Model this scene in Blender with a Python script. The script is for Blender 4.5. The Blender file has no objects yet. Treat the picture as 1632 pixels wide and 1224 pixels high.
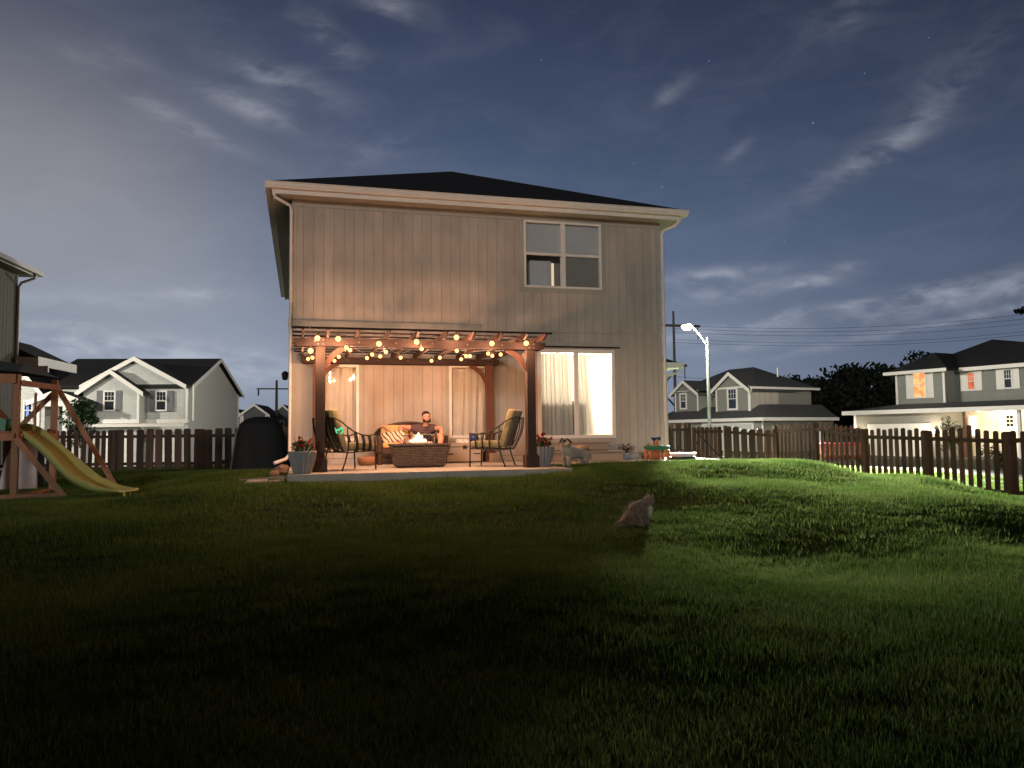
import bpy, bmesh, math, random
import numpy as np
from mathutils import Vector, Matrix
R = math.radians
PI = math.pi
random.seed(7)
scene = bpy.context.scene
COL = scene.collection

# ------------------------------------------------------------------ camera
CAMP = Vector((0.2056, -16.2403, 0.5889))
YAW, PITCH, ROLL, FPX = 0.2648, 0.0632, -0.0110, 1238.05
cam_f = Vector((math.sin(YAW)*math.cos(PITCH), math.cos(YAW)*math.cos(PITCH), math.sin(PITCH)))
_r0 = Vector((math.cos(YAW), -math.sin(YAW), 0)); _u0 = _r0.cross(cam_f)
cam_r = _r0*math.cos(ROLL) + _u0*math.sin(ROLL)
cam_u = _u0*math.cos(ROLL) - _r0*math.sin(ROLL)
cd = bpy.data.cameras.new('camera'); cam = bpy.data.objects.new('camera', cd); COL.objects.link(cam)
cd.sensor_width = 36; cd.lens = FPX/1632*36; cd.clip_end = 2000; cd.clip_start = .05
m = Matrix((cam_r, cam_u, -cam_f)).transposed().to_4x4(); m.translation = CAMP
cam.matrix_world = m
scene.camera = cam
def ray(a, b): return cam_f + cam_r*((a-816)/FPX) + cam_u*((612-b)/FPX)
def atd(a, b, d): return CAMP + ray(a, b)*d                    # photo pixel + depth -> world point
def aty(a, b, Y): k = ray(a, b); return CAMP + k*((Y-CAMP.y)/k.y)
def atz(a, b, Z): k = ray(a, b); return CAMP + k*((Z-CAMP.z)/k.z)

scene.view_settings.view_transform = 'Standard'
scene.view_settings.look = 'None'
scene.view_settings.exposure = 0
scene.view_settings.gamma = 1
scene.render.engine = 'CYCLES'
scene.cycles.max_bounces = 6
scene.cycles.transparent_max_bounces = 16
scene.cycles.sample_clamp_indirect = 4
scene.cycles.use_light_tree = True

# ------------------------------------------------------------------ night sky
world = bpy.data.worlds.new('World'); scene.world = world; world.use_nodes = True
wn = world.node_tree; wn.nodes.clear()
def build_sky():
    N, L = wn.nodes, wn.links
    def nd(t, **k):
        n = N.new(t)
        for a, v in k.items(): setattr(n, a, v)
        return n
    def mth(op, a, b=None, c=None, clamp=False):
        n = nd('ShaderNodeMath', operation=op, use_clamp=clamp)
        for i, v in enumerate((a, b, c)):
            if v is None: continue
            if isinstance(v, (int, float)): n.inputs[i].default_value = v
            else: L.new(v, n.inputs[i])
        return n.outputs[0]
    tc = nd('ShaderNodeTexCoord'); sep = nd('ShaderNodeSeparateXYZ'); L.new(tc.outputs['Generated'], sep.inputs[0])
    az = mth('ARCTAN2', sep.outputs[0], sep.outputs[1])      # 0 = +Y, positive to +X
    el = mth('ARCSINE', sep.outputs[2])
    def azel(px, py):
        d = ray(px, py).normalized(); return math.atan2(d.x, d.y), math.asin(d.z)
    ramp = nd('ShaderNodeValToRGB'); L.new(mth('MULTIPLY', el, 1/0.75, clamp=True), ramp.inputs[0])
    cr = ramp.color_ramp
    pts = [(0, (.225, .270, .365)), (.12, (.168, .216, .325)), (.30, (.103, .146, .245)), (.50, (.058, .084, .155)), (.72, (.030, .042, .084)), (1, (.020, .024, .042))]
    cr.elements[0].position = 0; cr.elements[0].color = (*pts[0][1], 1)
    cr.elements[1].position = 1; cr.elements[1].color = (*pts[-1][1], 1)
    for p, c in pts[1:-1]:
        e = cr.elements.new(p); e.color = (*c, 1)
    col = ramp.outputs[0]
    # darker towards the right
    a0, _ = azel(700, 400)
    dk = mth('MULTIPLY', mth('SUBTRACT', az, a0), -.55); dk = mth('MAXIMUM', mth('ADD', dk, 1.0), .55); dk = mth('MINIMUM', dk, 1.0)
    mul = nd('ShaderNodeVectorMath', operation='SCALE'); L.new(col, mul.inputs[0]); L.new(dk, mul.inputs['Scale']); col = mul.outputs[0]
    def gauss(ca, ce, sa, se, tilt=0):
        x = mth('SUBTRACT', az, ca); y = mth('SUBTRACT', el, ce)
        c, s = math.cos(tilt), math.sin(tilt)
        if tilt:
            xr = mth('ADD', mth('MULTIPLY', x, c), mth('MULTIPLY', y, s)); yr = mth('ADD', mth('MULTIPLY', x, -s), mth('MULTIPLY', y, c))
        else: xr, yr = x, y
        xx = mth('MULTIPLY', xr, 1/sa); yy = mth('MULTIPLY', yr, 1/se)
        q = mth('ADD', mth('MULTIPLY', xx, xx), mth('MULTIPLY', yy, yy))
        return mth('EXPONENT', mth('MULTIPLY', q, -1.0))
    def addcol(col, fac, c):
        n = nd('ShaderNodeVectorMath', operation='SCALE'); n.inputs[0].default_value = c; L.new(fac, n.inputs['Scale'])
        a = nd('ShaderNodeVectorMath', operation='ADD'); L.new(col, a.inputs[0]); L.new(n.outputs[0], a.inputs[1]); return a.outputs[0]
    # town glow behind high haze on the left
    ca, ce = azel(60, 330)
    nz0 = nd('ShaderNodeTexNoise'); nz0.inputs['Scale'].default_value = 2.2; nz0.inputs['Detail'].default_value = 4
    L.new(tc.outputs['Generated'], nz0.inputs['Vector'])
    g = gauss(ca, ce, R(17), R(9.5), R(-12)); g = mth('MULTIPLY', g, mth('MULTIPLY_ADD', nz0.outputs[0], 1.0, .5))
    col = addcol(col, g, (.165, .138, .088))
    ca, ce = azel(330, 560); g = gauss(ca, ce, R(14), R(5)); col = addcol(col, g, (.055, .058, .052))
    ca, ce = azel(1100, 560); g = gauss(ca, ce, R(9), R(6)); col = addcol(col, g, (.05, .055, .058))
    # streaky clouds
    mp = nd('ShaderNodeMapping'); mp.inputs['Scale'].default_value = (1, 1, 2.6); L.new(tc.outputs['Generated'], mp.inputs[0])
    nz = nd('ShaderNodeTexNoise'); nz.inputs['Scale'].default_value = 9; nz.inputs['Detail'].default_value = 7; nz.inputs['Roughness'].default_value = .62; nz.inputs['Distortion'].default_value = .6
    L.new(mp.outputs[0], nz.inputs['Vector'])
    nz2 = nd('ShaderNodeTexNoise'); nz2.inputs['Scale'].default_value = 30; nz2.inputs['Detail'].default_value = 5
    L.new(mp.outputs[0], nz2.inputs['Vector'])
    tex = mth('ADD', mth('MULTIPLY', nz.outputs[0], 1.5), mth('MULTIPLY', nz2.outputs[0], .5))
    nz3 = nd('ShaderNodeTexNoise'); nz3.inputs['Scale'].default_value = 17; nz3.inputs['Detail'].default_value = 6; nz3.inputs['Distortion'].default_value = 1.2; L.new(mp.outputs[0], nz3.inputs['Vector'])
    tex = mth('MULTIPLY', mth('SUBTRACT', mth('ADD', tex, mth('MULTIPLY', nz3.outputs[0], 1.1)), 1.30), 2.0, clamp=True)
    K = 1/FPX
    blobs = [(530,66,50,16,-25,.85),(622,12,50,14,-8,.75),(460,135,85,20,-12,.8),(410,178,75,13,-15,.85),(290,195,80,10,-20,.6),(600,238,60,18,10,.35),
             (1370,262,105,15,22,.62),(1460,205,60,14,34,.35),(1510,125,120,26,33,.28),(1355,15,60,22,20,.45),(1070,147,32,10,30,.5),(1178,237,28,9,35,.45),(1130,440,95,10,4,.95),
             (1282,452,26,7,0,.9),(1150,470,110,14,6,.7),(1350,425,28,6,0,.6),(1340,492,300,11,7,1.0),(1560,470,200,13,8,.9),(1480,520,230,6,9,.75),(1230,550,120,6,3,.4),(1310,445,50,8,0,.6),
             (90,516,55,7,0,.6),(140,548,120,14,3,.75),(330,575,170,22,-3,.8),(310,468,60,8,5,.5),(100,480,200,12,4,.4),(400,610,60,12,0,.4),(170,90,60,14,0,.3)]
    tot = None
    for (px, py, sx, sy, t, st) in blobs:
        a, e = azel(px, py)
        g = mth('MULTIPLY', gauss(a, e, sx*K*.95, sy*K*1.1, R(t)), st)
        tot = g if tot is None else mth('ADD', tot, g)
    # cloud from soft texture gated by blob coverage, plus faint overall wisps
    cov = mth('MULTIPLY', tot, mth('MULTIPLY_ADD', tex, .85, .12))
    col = addcol(col, cov, (.175, .170, .170))
    wisp = mth('MULTIPLY', mth('SUBTRACT', nz.outputs[0], .44), .60, clamp=True)
    col = addcol(col, wisp, (.10, .105, .115))
    for (px, py, b) in [(1296,196,1.0),(1130,97,.45),(862,95,.35),(1055,298,.5),(1378,117,.4),(1250,384,.3),(620,330,.0),(1010,260,.25),(1480,60,.3)]:
        if b <= 0: continue
        a, e = azel(px, py); g = gauss(a, e, .8*K, .8*K); col = addcol(col, g, (.4*b, .45*b, .5*b))
    # sky colour scaled down overhead and behind the camera to keep the lawn dark
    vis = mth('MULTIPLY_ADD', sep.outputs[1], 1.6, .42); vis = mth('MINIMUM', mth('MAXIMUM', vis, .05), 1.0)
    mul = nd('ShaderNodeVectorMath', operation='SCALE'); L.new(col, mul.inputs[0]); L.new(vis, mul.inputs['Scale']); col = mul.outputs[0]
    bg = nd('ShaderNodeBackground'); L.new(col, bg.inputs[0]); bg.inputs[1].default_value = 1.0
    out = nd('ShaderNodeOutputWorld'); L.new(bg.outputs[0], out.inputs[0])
build_sky()

# added low fill light behind the camera, brightens the house front
SUN_AZ, SUN_EL = R(-160), R(9)        # compass direction the light comes from (0 = +Y)
sd = bpy.data.lights.new('fill_sun', 'SUN'); sd.energy = .80; sd.angle = R(6); sd.color = (.98, .95, .90)
so = bpy.data.objects.new('fill_sun', sd); COL.objects.link(so)
sdir = Vector((math.sin(SUN_AZ)*math.cos(SUN_EL), math.cos(SUN_AZ)*math.cos(SUN_EL), math.sin(SUN_EL)))
so.rotation_euler = sdir.to_track_quat('Z', 'Y').to_euler()

# ------------------------------------------------------------------ helpers
ROOTM = {}
def tag(o, label=None, cat=None, group=None, kind=None):
    if label: o['label'] = label
    if cat: o['category'] = cat
    if group: o['group'] = group
    if kind: o['kind'] = kind
    return o
def thing(name, label, cat, loc=(0, 0, 0), rz=0, group=None):
    o = bpy.data.objects.new(name, None); COL.objects.link(o)
    o.location = loc; o.rotation_euler = (0, 0, rz); o.empty_display_size = .2
    tag(o, label, cat, group)
    ROOTM[o.name] = (Matrix.Translation(Vector(loc)) @ Matrix.Rotation(rz, 4, 'Z')).inverted()
    return o
def root_of(o):
    while o.parent: o = o.parent
    return o
def children(o): return [c for c in bpy.data.objects if c.parent == o]
def copy_tree(o, parent=None):
    c = o.copy(); COL.objects.link(c); c.parent = parent
    for ch in children(o): copy_tree(ch, c)
    return c
class MB:
    def __init__(s): s.v = []; s.f = []; s.m = []; s.mi = 0
    def add(s, vs, fs):
        b = len(s.v); s.v += [tuple(v) for v in vs]; s.f += [tuple(b+i for i in f) for f in fs]; s.m += [s.mi]*len(fs); return s
    def box(s, x0, x1, y0, y1, z0, z1):
        return s.hexa([(x0,y0,z0),(x1,y0,z0),(x1,y1,z0),(x0,y1,z0),(x0,y0,z1),(x1,y0,z1),(x1,y1,z1),(x0,y1,z1)])
    def hexa(s, v):
        return s.add(v, [(0,3,2,1),(4,5,6,7),(0,1,5,4),(1,2,6,5),(2,3,7,6),(3,0,4,7)])
    def bar(s, p, q, w, h, up=(0, 0, 1)):
        p, q = Vector(p), Vector(q); d = (q-p).normalized(); up = Vector(up)
        if abs(d.dot(up)) > .98: up = Vector((0, 1, 0))
        a = d.cross(up).normalized()*w/2; b = a.cross(d).normalized()*h/2
        return s.hexa([p-a-b, p+a-b, q+a-b, q-a-b, p-a+b, p+a+b, q+a+b, q-a+b])
    def tube(s, pts, r, n=8, cap=True, taper=None):
        pts = [Vector(p) for p in pts]; rings = []; prev = None
        for i, p in enumerate(pts):
            t = (pts[min(i+1, len(pts)-1)]-pts[max(i-1, 0)]).normalized()
            if prev is None:
                a = t.cross(Vector((0, 0, 1)));  a = a.normalized() if a.length > .05 else Vector((1, 0, 0))
            else: a = (prev - t*prev.dot(t)).normalized()
            prev = a; b = t.cross(a)
            rr = r[i] if isinstance(r, (list, tuple)) else r
            rings.append([p + (a*math.cos(2*PI*k/n) + b*math.sin(2*PI*k/n))*rr for k in range(n)])
        vs = [v for rg in rings for v in rg]; fs = []
        for i in range(len(pts)-1):
            for k in range(n):
                fs.append((i*n+k, i*n+(k+1) % n, (i+1)*n+(k+1) % n, (i+1)*n+k))
        if cap:
            fs.append(tuple(range(n-1, -1, -1))); fs.append(tuple((len(pts)-1)*n+k for k in range(n)))
        return s.add(vs, fs)
    def lathe(s, c, prof, n=24, cap=True, flute=0, fn=0, sx=1, sy=1):
        c = Vector(c); vs = []
        for (r, z) in prof:
            for k in range(n):
                a = 2*PI*k/n; rr = r*(1+flute*math.cos(fn*a)) if fn else r
                vs.append(c + Vector((rr*math.cos(a)*sx, rr*math.sin(a)*sy, z)))
        fs = []
        for i in range(len(prof)-1):
            for k in range(n): fs.append((i*n+k, i*n+(k+1) % n, (i+1)*n+(k+1) % n, (i+1)*n+k))
        if cap:
            fs.append(tuple(range(n-1, -1, -1))); fs.append(tuple((len(prof)-1)*n+k for k in range(n)))
        return s.add(vs, fs)
    def ball(s, c, rx, ry=None, rz=None, n=12, mm=8):
        ry = ry or rx; rz = rz or rx
        prof = [(max(1e-4, math.sin(PI*i/mm)), -math.cos(PI*i/mm)) for i in range(mm+1)]
        c = Vector(c); vs = []
        for (r, z) in prof:
            for k in range(n): a = 2*PI*k/n; vs.append(c+Vector((r*math.cos(a)*rx, r*math.sin(a)*ry, z*rz)))
        fs = [(i*n+k, i*n+(k+1) % n, (i+1)*n+(k+1) % n, (i+1)*n+k) for i in range(mm) for k in range(n)]
        return s.add(vs, fs)
    def prism(s, poly, off):
        n = len(poly); off = Vector(off); a = [Vector(p) for p in poly]; b = [p+off for p in a]
        return s.add(a+b, [tuple(range(n-1, -1, -1)), tuple(range(n, 2*n))] + [(i, (i+1) % n, n+(i+1) % n, n+i) for i in range(n)])
    def build(s, name, mat, parent=None, smooth=False, bevel=0, label=None, local=False):
        me = bpy.data.meshes.new(name)
        vs = s.v
        if parent is not None and not local:
            M = ROOTM[root_of(parent).name]; vs = [M @ Vector(v) for v in vs]
        me.from_pydata([tuple(v) for v in vs], [], s.f)
        mats = mat if isinstance(mat, (list, tuple)) else [mat]
        for mm_ in mats: me.materials.append(mm_)
        if len(mats) > 1: me.polygons.foreach_set('material_index', s.m)
        bm = bmesh.new(); bm.from_mesh(me); bmesh.ops.recalc_face_normals(bm, faces=bm.faces); bm.to_mesh(me); bm.free()
        if smooth: me.polygons.foreach_set('use_smooth', [True]*len(me.polygons))
        o = bpy.data.objects.new(name, me); COL.objects.link(o)
        if parent is not None: o.parent = parent
        if bevel:
            b = o.modifiers.new('bevel', 'BEVEL'); b.width = bevel; b.segments = 2; b.limit_method = 'ANGLE'
        if label: o['label'] = label
        return o

# ------------------------------------------------------------------ materials
def mat(name, col, rough=.7, var=.12, scale=6, bump=0, bscale=40, metal=0, spec=.4, emit=None, trans=0, stretch=(1, 1, 1), col2=None, coat=0, sheen=0):
    m = bpy.data.materials.new(name); m.use_nodes = True; nt = m.node_tree; N, L = nt.nodes, nt.links
    p = N['Principled BSDF']
    tc = N.new('ShaderNodeTexCoord'); mp = N.new('ShaderNodeMapping'); mp.inputs['Scale'].default_value = stretch
    L.new(tc.outputs['Object'], mp.inputs[0])
    nz = N.new('ShaderNodeTexNoise'); nz.inputs['Scale'].default_value = scale; nz.inputs['Detail'].default_value = 6; nz.inputs['Roughness'].default_value = .6
    L.new(mp.outputs[0], nz.inputs['Vector'])
    mx = N.new('ShaderNodeMix'); mx.data_type = 'RGBA'
    c2 = col2 if col2 else tuple(min(1, c*(1+var)) for c in col); c1 = col if col2 else tuple(c*(1-var) for c in col)
    mx.inputs[6].default_value = (*c1, 1); mx.inputs[7].default_value = (*c2, 1)
    rp = N.new('ShaderNodeMapRange'); rp.inputs[1].default_value = .32; rp.inputs[2].default_value = .68; L.new(nz.outputs[0], rp.inputs[0])
    L.new(rp.outputs[0], mx.inputs[0]); L.new(mx.outputs[2], p.inputs['Base Color'])
    p.inputs['Roughness'].default_value = rough; p.inputs['Metallic'].default_value = metal
    p.inputs['Specular IOR Level'].default_value = spec
    if coat: p.inputs['Coat Weight'].default_value = coat
    if sheen: p.inputs['Sheen Weight'].default_value = sheen
    if emit: p.inputs['Emission Color'].default_value = (*emit[0], 1); p.inputs['Emission Strength'].default_value = emit[1]
    if bump:
        n2 = N.new('ShaderNodeTexNoise'); n2.inputs['Scale'].default_value = bscale; n2.inputs['Detail'].default_value = 5; L.new(mp.outputs[0], n2.inputs['Vector'])
        b = N.new('ShaderNodeBump'); b.inputs['Strength'].default_value = bump; b.inputs['Distance'].default_value = .02
        L.new(n2.outputs[0], b.inputs['Height']); L.new(b.outputs[0], p.inputs['Normal'])
    if trans:
        t = N.new('ShaderNodeBsdfTranslucent'); L.new(mx.outputs[2], t.inputs[0]); ms = N.new('ShaderNodeMixShader'); ms.inputs[0].default_value = trans
        L.new(p.outputs[0], ms.inputs[1]); L.new(t.outputs[0], ms.inputs[2]); L.new(ms.outputs[0], N['Material Output'].inputs[0])
    return m
def wood(name, c1, c2, axis='z', rough=.75, sc=9):
    st = {'z': (1, 1, .08), 'x': (.08, 1, 1), 'y': (1, .08, 1)}[axis]
    return mat(name, c1, rough, scale=sc, stretch=st, col2=c2, bump=.25, bscale=30)
def island_var(m, amt):
    "each board its own shade"
    N, L = m.node_tree.nodes, m.node_tree.links; p = N['Principled BSDF']; src = p.inputs['Base Color'].links[0].from_socket
    g = N.new('ShaderNodeNewGeometry'); mr = N.new('ShaderNodeMapRange'); mr.inputs[3].default_value = 1-amt; mr.inputs[4].default_value = 1+amt; L.new(g.outputs['Random Per Island'], mr.inputs[0])
    v = N.new('ShaderNodeVectorMath'); v.operation = 'SCALE'; L.new(src, v.inputs[0]); L.new(mr.outputs[0], v.inputs['Scale']); L.new(v.outputs[0], p.inputs['Base Color']); return m
def glass(name='window_glass', tint=(1, 1, 1), boost=1.0):
    m = bpy.data.materials.new(name); m.use_nodes = True; N, L = m.node_tree.nodes, m.node_tree.links; N.remove(N['Principled BSDF'])
    t = N.new('ShaderNodeBsdfTransparent'); t.inputs[0].default_value = (*tint, 1)
    g = N.new('ShaderNodeBsdfGlossy'); g.inputs['Roughness'].default_value = .03
    lw = N.new('ShaderNodeLayerWeight'); lw.inputs[0].default_value = .35
    mu = N.new('ShaderNodeMath'); mu.operation = 'MULTIPLY_ADD'; mu.inputs[1].default_value = .7*boost; mu.inputs[2].default_value = .06*boost
    L.new(lw.outputs['Fresnel'], mu.inputs[0])
    ms = N.new('ShaderNodeMixShader'); L.new(mu.outputs[0], ms.inputs[0]); L.new(t.outputs[0], ms.inputs[1]); L.new(g.outputs[0], ms.inputs[2])
    L.new(ms.outputs[0], N['Material Output'].inputs[0]); return m
def emis(name, col, st):
    m = bpy.data.materials.new(name); m.use_nodes = True; N, L = m.node_tree.nodes, m.node_tree.links; N.remove(N['Principled BSDF'])
    e = N.new('ShaderNodeEmission'); e.inputs[0].default_value = (*col, 1); e.inputs[1].default_value = st
    L.new(e.outputs[0], N['Material Output'].inputs[0]); return m
def lapmat(name, c, pitch=.15):
    "horizontal lap siding: overlapping boards as a bump on world height"
    m = mat(name, c, .75, var=.06, scale=3); N, L = m.node_tree.nodes, m.node_tree.links
    tc = N.new('ShaderNodeTexCoord'); sp = N.new('ShaderNodeSeparateXYZ'); L.new(tc.outputs['Object'], sp.inputs[0])
    d = N.new('ShaderNodeMath'); d.operation = 'MULTIPLY'; d.inputs[1].default_value = 1/pitch; L.new(sp.outputs[2], d.inputs[0])
    f = N.new('ShaderNodeMath'); f.operation = 'FRACT'; L.new(d.outputs[0], f.inputs[0])
    b = N.new('ShaderNodeBump'); b.invert = True; b.inputs['Strength'].default_value = 1; b.inputs['Distance'].default_value = .018
    L.new(f.outputs[0], b.inputs['Height']); L.new(b.outputs[0], N['Principled BSDF'].inputs['Normal']); return m

M = {}
M['siding'] = mat('siding_paint', (.40, .36, .31), .7, var=.13, scale=2.6, stretch=(1, 1, .35), bump=.15, bscale=60)
M['backing'] = mat('groove_paint', (.29, .265, .23), .8)
M['trim'] = mat('white_trim_paint', (.74, .70, .64), .45, var=.05)
M['gtrim'] = mat('grey_trim_paint', (.35, .335, .29), .6, var=.06)
M['soffit'] = mat('soffit_paint', (.42, .40, .35), .7, var=.05)
M['shingle'] = mat('dark_shingle', (.018, .017, .017), .9, var=.35, scale=30, bump=.5, bscale=60)
def courses(m, pitch):
    N, L = m.node_tree.nodes, m.node_tree.links; tc = N.new('ShaderNodeTexCoord'); sp = N.new('ShaderNodeSeparateXYZ'); L.new(tc.outputs['Object'], sp.inputs[0])
    d = N.new('ShaderNodeMath'); d.operation = 'MULTIPLY'; d.inputs[1].default_value = 1/pitch; L.new(sp.outputs[2], d.inputs[0]); f = N.new('ShaderNodeMath'); f.operation = 'FRACT'; L.new(d.outputs[0], f.inputs[0])
    b = N.new('ShaderNodeBump'); b.invert = True; b.inputs['Strength'].default_value = 1; b.inputs['Distance'].default_value = .03; L.new(f.outputs[0], b.inputs['Height']); old = N['Principled BSDF'].inputs['Normal'].links[0].from_socket
    L.new(old, b.inputs['Normal']); L.new(b.outputs[0], N['Principled BSDF'].inputs['Normal'])
M['shingle2'] = mat('grey_shingle', (.07, .07, .072), .9, var=.3, scale=20, bump=.4, bscale=50)
courses(M['shingle'], .075); courses(M['shingle2'], .075)
M['concrete'] = mat('concrete', (.40, .37, .33), .85, var=.14, scale=2.5, bump=.2, bscale=70)
M['curtain'] = mat('curtain_cloth', (.70, .67, .60), .9, var=.05, scale=3, trans=.25)
M['curtain2'] = mat('closed_curtain_cloth', (.78, .72, .60), .9, var=.05, scale=3, trans=.08)
M['blind'] = mat('blind_cloth', (.62, .61, .60), .9, var=.06, scale=2)
M['screen'] = mat('insect_screen', (.30, .285, .26), .9, var=.05, scale=4)
M['glass'] = glass()
M['room'] = mat('room_paint', (.78, .74, .66), .9, var=.02)
M['redwood'] = wood('red_stained_wood', (.080, .030, .018), (.125, .049, .030), 'z')
M['redwood_x'] = wood('red_stained_beam', (.018, .0085, .006), (.034, .016, .011), 'x')
M['redwood_y'] = wood('red_stained_rafter', (.040, .018, .012), (.070, .032, .021), 'y')
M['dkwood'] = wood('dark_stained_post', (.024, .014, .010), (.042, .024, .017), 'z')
M['fence'] = wood('fence_wood', (.052, .029, .020), (.100, .058, .040), 'z')
M['fence_x'] = wood('fence_rail_wood', (.048, .027, .019), (.080, .046, .032), 'x')
M['stepwood'] = wood('pale_step_wood', (.25, .20, .155), (.36, .29, .23), 'x')
M['playwood'] = wood('cedar_wood', (.24, .125, .07), (.36, .20, .12), 'z')
M['blackmetal'] = mat('black_metal', (.012, .011, .011), .4, spec=.5)
M['cushion'] = mat('yellow_cushion_cloth', (.30, .26, .125), .95, var=.10, scale=14, bump=.3, bscale=25, sheen=.2)
M['sofacush'] = mat('golden_cushion_cloth', (.62, .40, .16), .95, var=.10, scale=10, bump=.3, bscale=20)
M['wicker'] = None
M['slate'] = mat('grey_glazed_clay', (.24, .245, .255), .5, var=.12, scale=8)
M['soil'] = mat('soil', (.03, .02, .014), .95, var=.4, scale=30, bump=.6)
M['leaf'] = mat('leaf_green', (.035, .075, .022), .6, var=.4, scale=12, trans=.25)
M['redflower'] = mat('red_petal', (.40, .02, .03), .6, var=.3, scale=30, trans=.2)
M['terracotta'] = mat('terracotta', (.30, .17, .11), .8, var=.12)
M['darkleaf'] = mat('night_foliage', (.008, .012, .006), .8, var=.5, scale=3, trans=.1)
M['bark'] = mat('bark', (.07, .05, .038), .9, var=.3, scale=12, bump=.5)
M['whitelap'] = lapmat('pale_lap_siding', (.50, .50, .47), .16)
M['greylap'] = lapmat('grey_lap_siding', (.20, .205, .185), .16)
M['greyside'] = mat('grey_panel_siding', (.205, .20, .175), .75, var=.06)
M['darkhouse'] = mat('distant_house_siding', (.10, .10, .105), .8)
M['shutter'] = mat('grey_shutter', (.13, .13, .14), .6)
M['darkpane'] = mat('dark_window_glass', (.02, .024, .03), .08, spec=.8)
M['asphalt'] = mat('asphalt', (.05, .05, .05), .9, var=.2, scale=30, bump=.3)
M['galv'] = mat('galvanised_steel', (.17, .175, .175), .6, metal=.2, var=.05)
M['cable'] = mat('black_cable', (.01, .01, .01), .6)
M['bulb'] = emis('lit_bulb_glass', (1.0, .38, .13), 4.6)
M['yellowplastic'] = mat('yellow_plastic', (.35, .37, .13), .38, var=.06, spec=.5)
M['whiteplastic'] = mat('weathered_white_plastic', (.42, .41, .43), .45, var=.1)
M['greenplastic'] = mat('green_plastic', (.04, .20, .11), .5)
M['orangeplastic'] = mat('orange_plastic', (.48, .16, .05), .5)
M['blueplastic'] = mat('blue_plastic', (.02, .045, .17), .25)
M['tarp'] = mat('green_canvas', (.06, .085, .075), .8, var=.15)
M['boxplastic'] = mat('tan_resin', (.36, .29, .22), .6, var=.06)
M['blackcloth'] = mat('black_vinyl_cover', (.008, .008, .009), .75, var=.3, scale=5, bump=.3, bscale=6)

island_var(M['fence'], .45); island_var(M['siding'], .05); island_var(M['playwood'], .15)
# weave for the fire table
def weave():
    m = mat('woven_dark_wicker', (.085, .058, .042), .6, var=.35, scale=25); N, L = m.node_tree.nodes, m.node_tree.links
    tc = N.new('ShaderNodeTexCoord'); b = N.new('ShaderNodeTexBrick'); b.inputs['Scale'].default_value = 9; b.inputs['Mortar Size'].default_value = .035; b.inputs['Bias'].default_value = -.2
    b.inputs['Color1'].default_value = (.17, .12, .095, 1); b.inputs['Color2'].default_value = (.085, .06, .048, 1); b.inputs['Mortar'].default_value = (.02, .015, .012, 1)
    mp = N.new('ShaderNodeMapping'); mp.inputs['Rotation'].default_value = (R(90), 0, 0); L.new(tc.outputs['Object'], mp.inputs[0]); L.new(mp.outputs[0], b.inputs['Vector'])
    L.new(b.outputs['Color'], N['Principled BSDF'].inputs['Base Color'])
    bp = N.new('ShaderNodeBump'); bp.inputs['Strength'].default_value = .8; bp.inputs['Distance'].default_value = .01; L.new(b.outputs['Fac'], bp.inputs['Height']); bp.invert = True
    L.new(bp.outputs[0], N['Principled BSDF'].inputs['Normal']); return m
M['wicker'] = weave()

def point_light(name, loc, power, col, r=.03, parent=None):
    l = bpy.data.lights.new(name, 'POINT'); l.energy = power; l.color = col; l.shadow_soft_size = r
    o = bpy.data.objects.new(name, l); COL.objects.link(o)
    if parent is not None:
        o.parent = parent; o.location = ROOTM[root_of(parent).name] @ Vector(loc)
    else: o.location = loc
    return o

# ------------------------------------------------------------------ ground
CP = [(.2,-16.2,-.95),(8,-15,-1.0),(-8,-15,-.98),(.5,-12.5,-.90),(4.1,-7.5,-.58),(4.4,-6.6,-.50),(3.6,-8.4,-.66),(-3,-9,-.75),(9,-10,-.85),(5,-9.5,-.80),(1,-7.5,-.52),(0,-4.4,-.13),(2.5,-4.35,-.12),(4.75,-4.2,-.07),(5.2,-3.6,-.03),(4.8,-3.0,-.03),(5.6,-2.6,-.01),
      (6.5,-2.6,.0),(8,-2.5,.01),(9.6,-2.4,-.03),(10.5,-.5,-.12),(11.5,-3.5,-.30),(10.5,3,-.30),(12.5,4.4,-.52),(11.6,5.6,-.46),(14.5,5.0,-.66),(13.9,0,-.82),(13.6,-2,-.84),(13.4,-4.2,-.88),(12.9,-9,-1.02),(12.6,.5,-.55),(12.3,-3,-.66),(9,-6,-.38),(7,-5,-.26),(11.5,-6.5,-.62),
      (3,-5.6,-.28),(-.6,-3.8,-.14),(-.5,0,-.12),(-2.5,2,-.22),(-1.5,7.1,-.36),(-4.9,8.0,-.36),(-7.2,7,-.34),(-4.3,-.6,-.47),(-2.6,-1.7,-.44),(-3.6,.6,-.40),(-8,-3,-.55),(-2,-5,-.42),(-6,-7,-.7),
      (4,6,-.12),(8,8,-.15),(4,14,-.5),(17,4,-.72),(17,-4,-.85),(22,0,-1.1),(25,10,-1.1),(20,20,-1.1),(-8,20,-1.0),(-10,35,-1.2),(10,30,-1.2),(35,20,-1.1),(-20,10,-.9),(-20,-10,-1.0),(0,-30,-1.2)]
CPn = np.array(CP)
def gz(x, y):
    d2 = (CPn[:, 0]-x)**2+(CPn[:, 1]-y)**2+.15
    w = d2**-1.7
    far = min(1, max(0, (math.hypot(x-4, y-4)-45)/60))
    return float((w*CPn[:, 2]).sum()/w.sum())*(1-far) + (-1.3)*far
def ground_hit(a, b_):
    k = ray(a, b_); t_ = 2.0
    while t_ < 60:
        p = CAMP+k*t_
        if p.z < gz(p.x, p.y): return p
        t_ += .02
    return p
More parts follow.
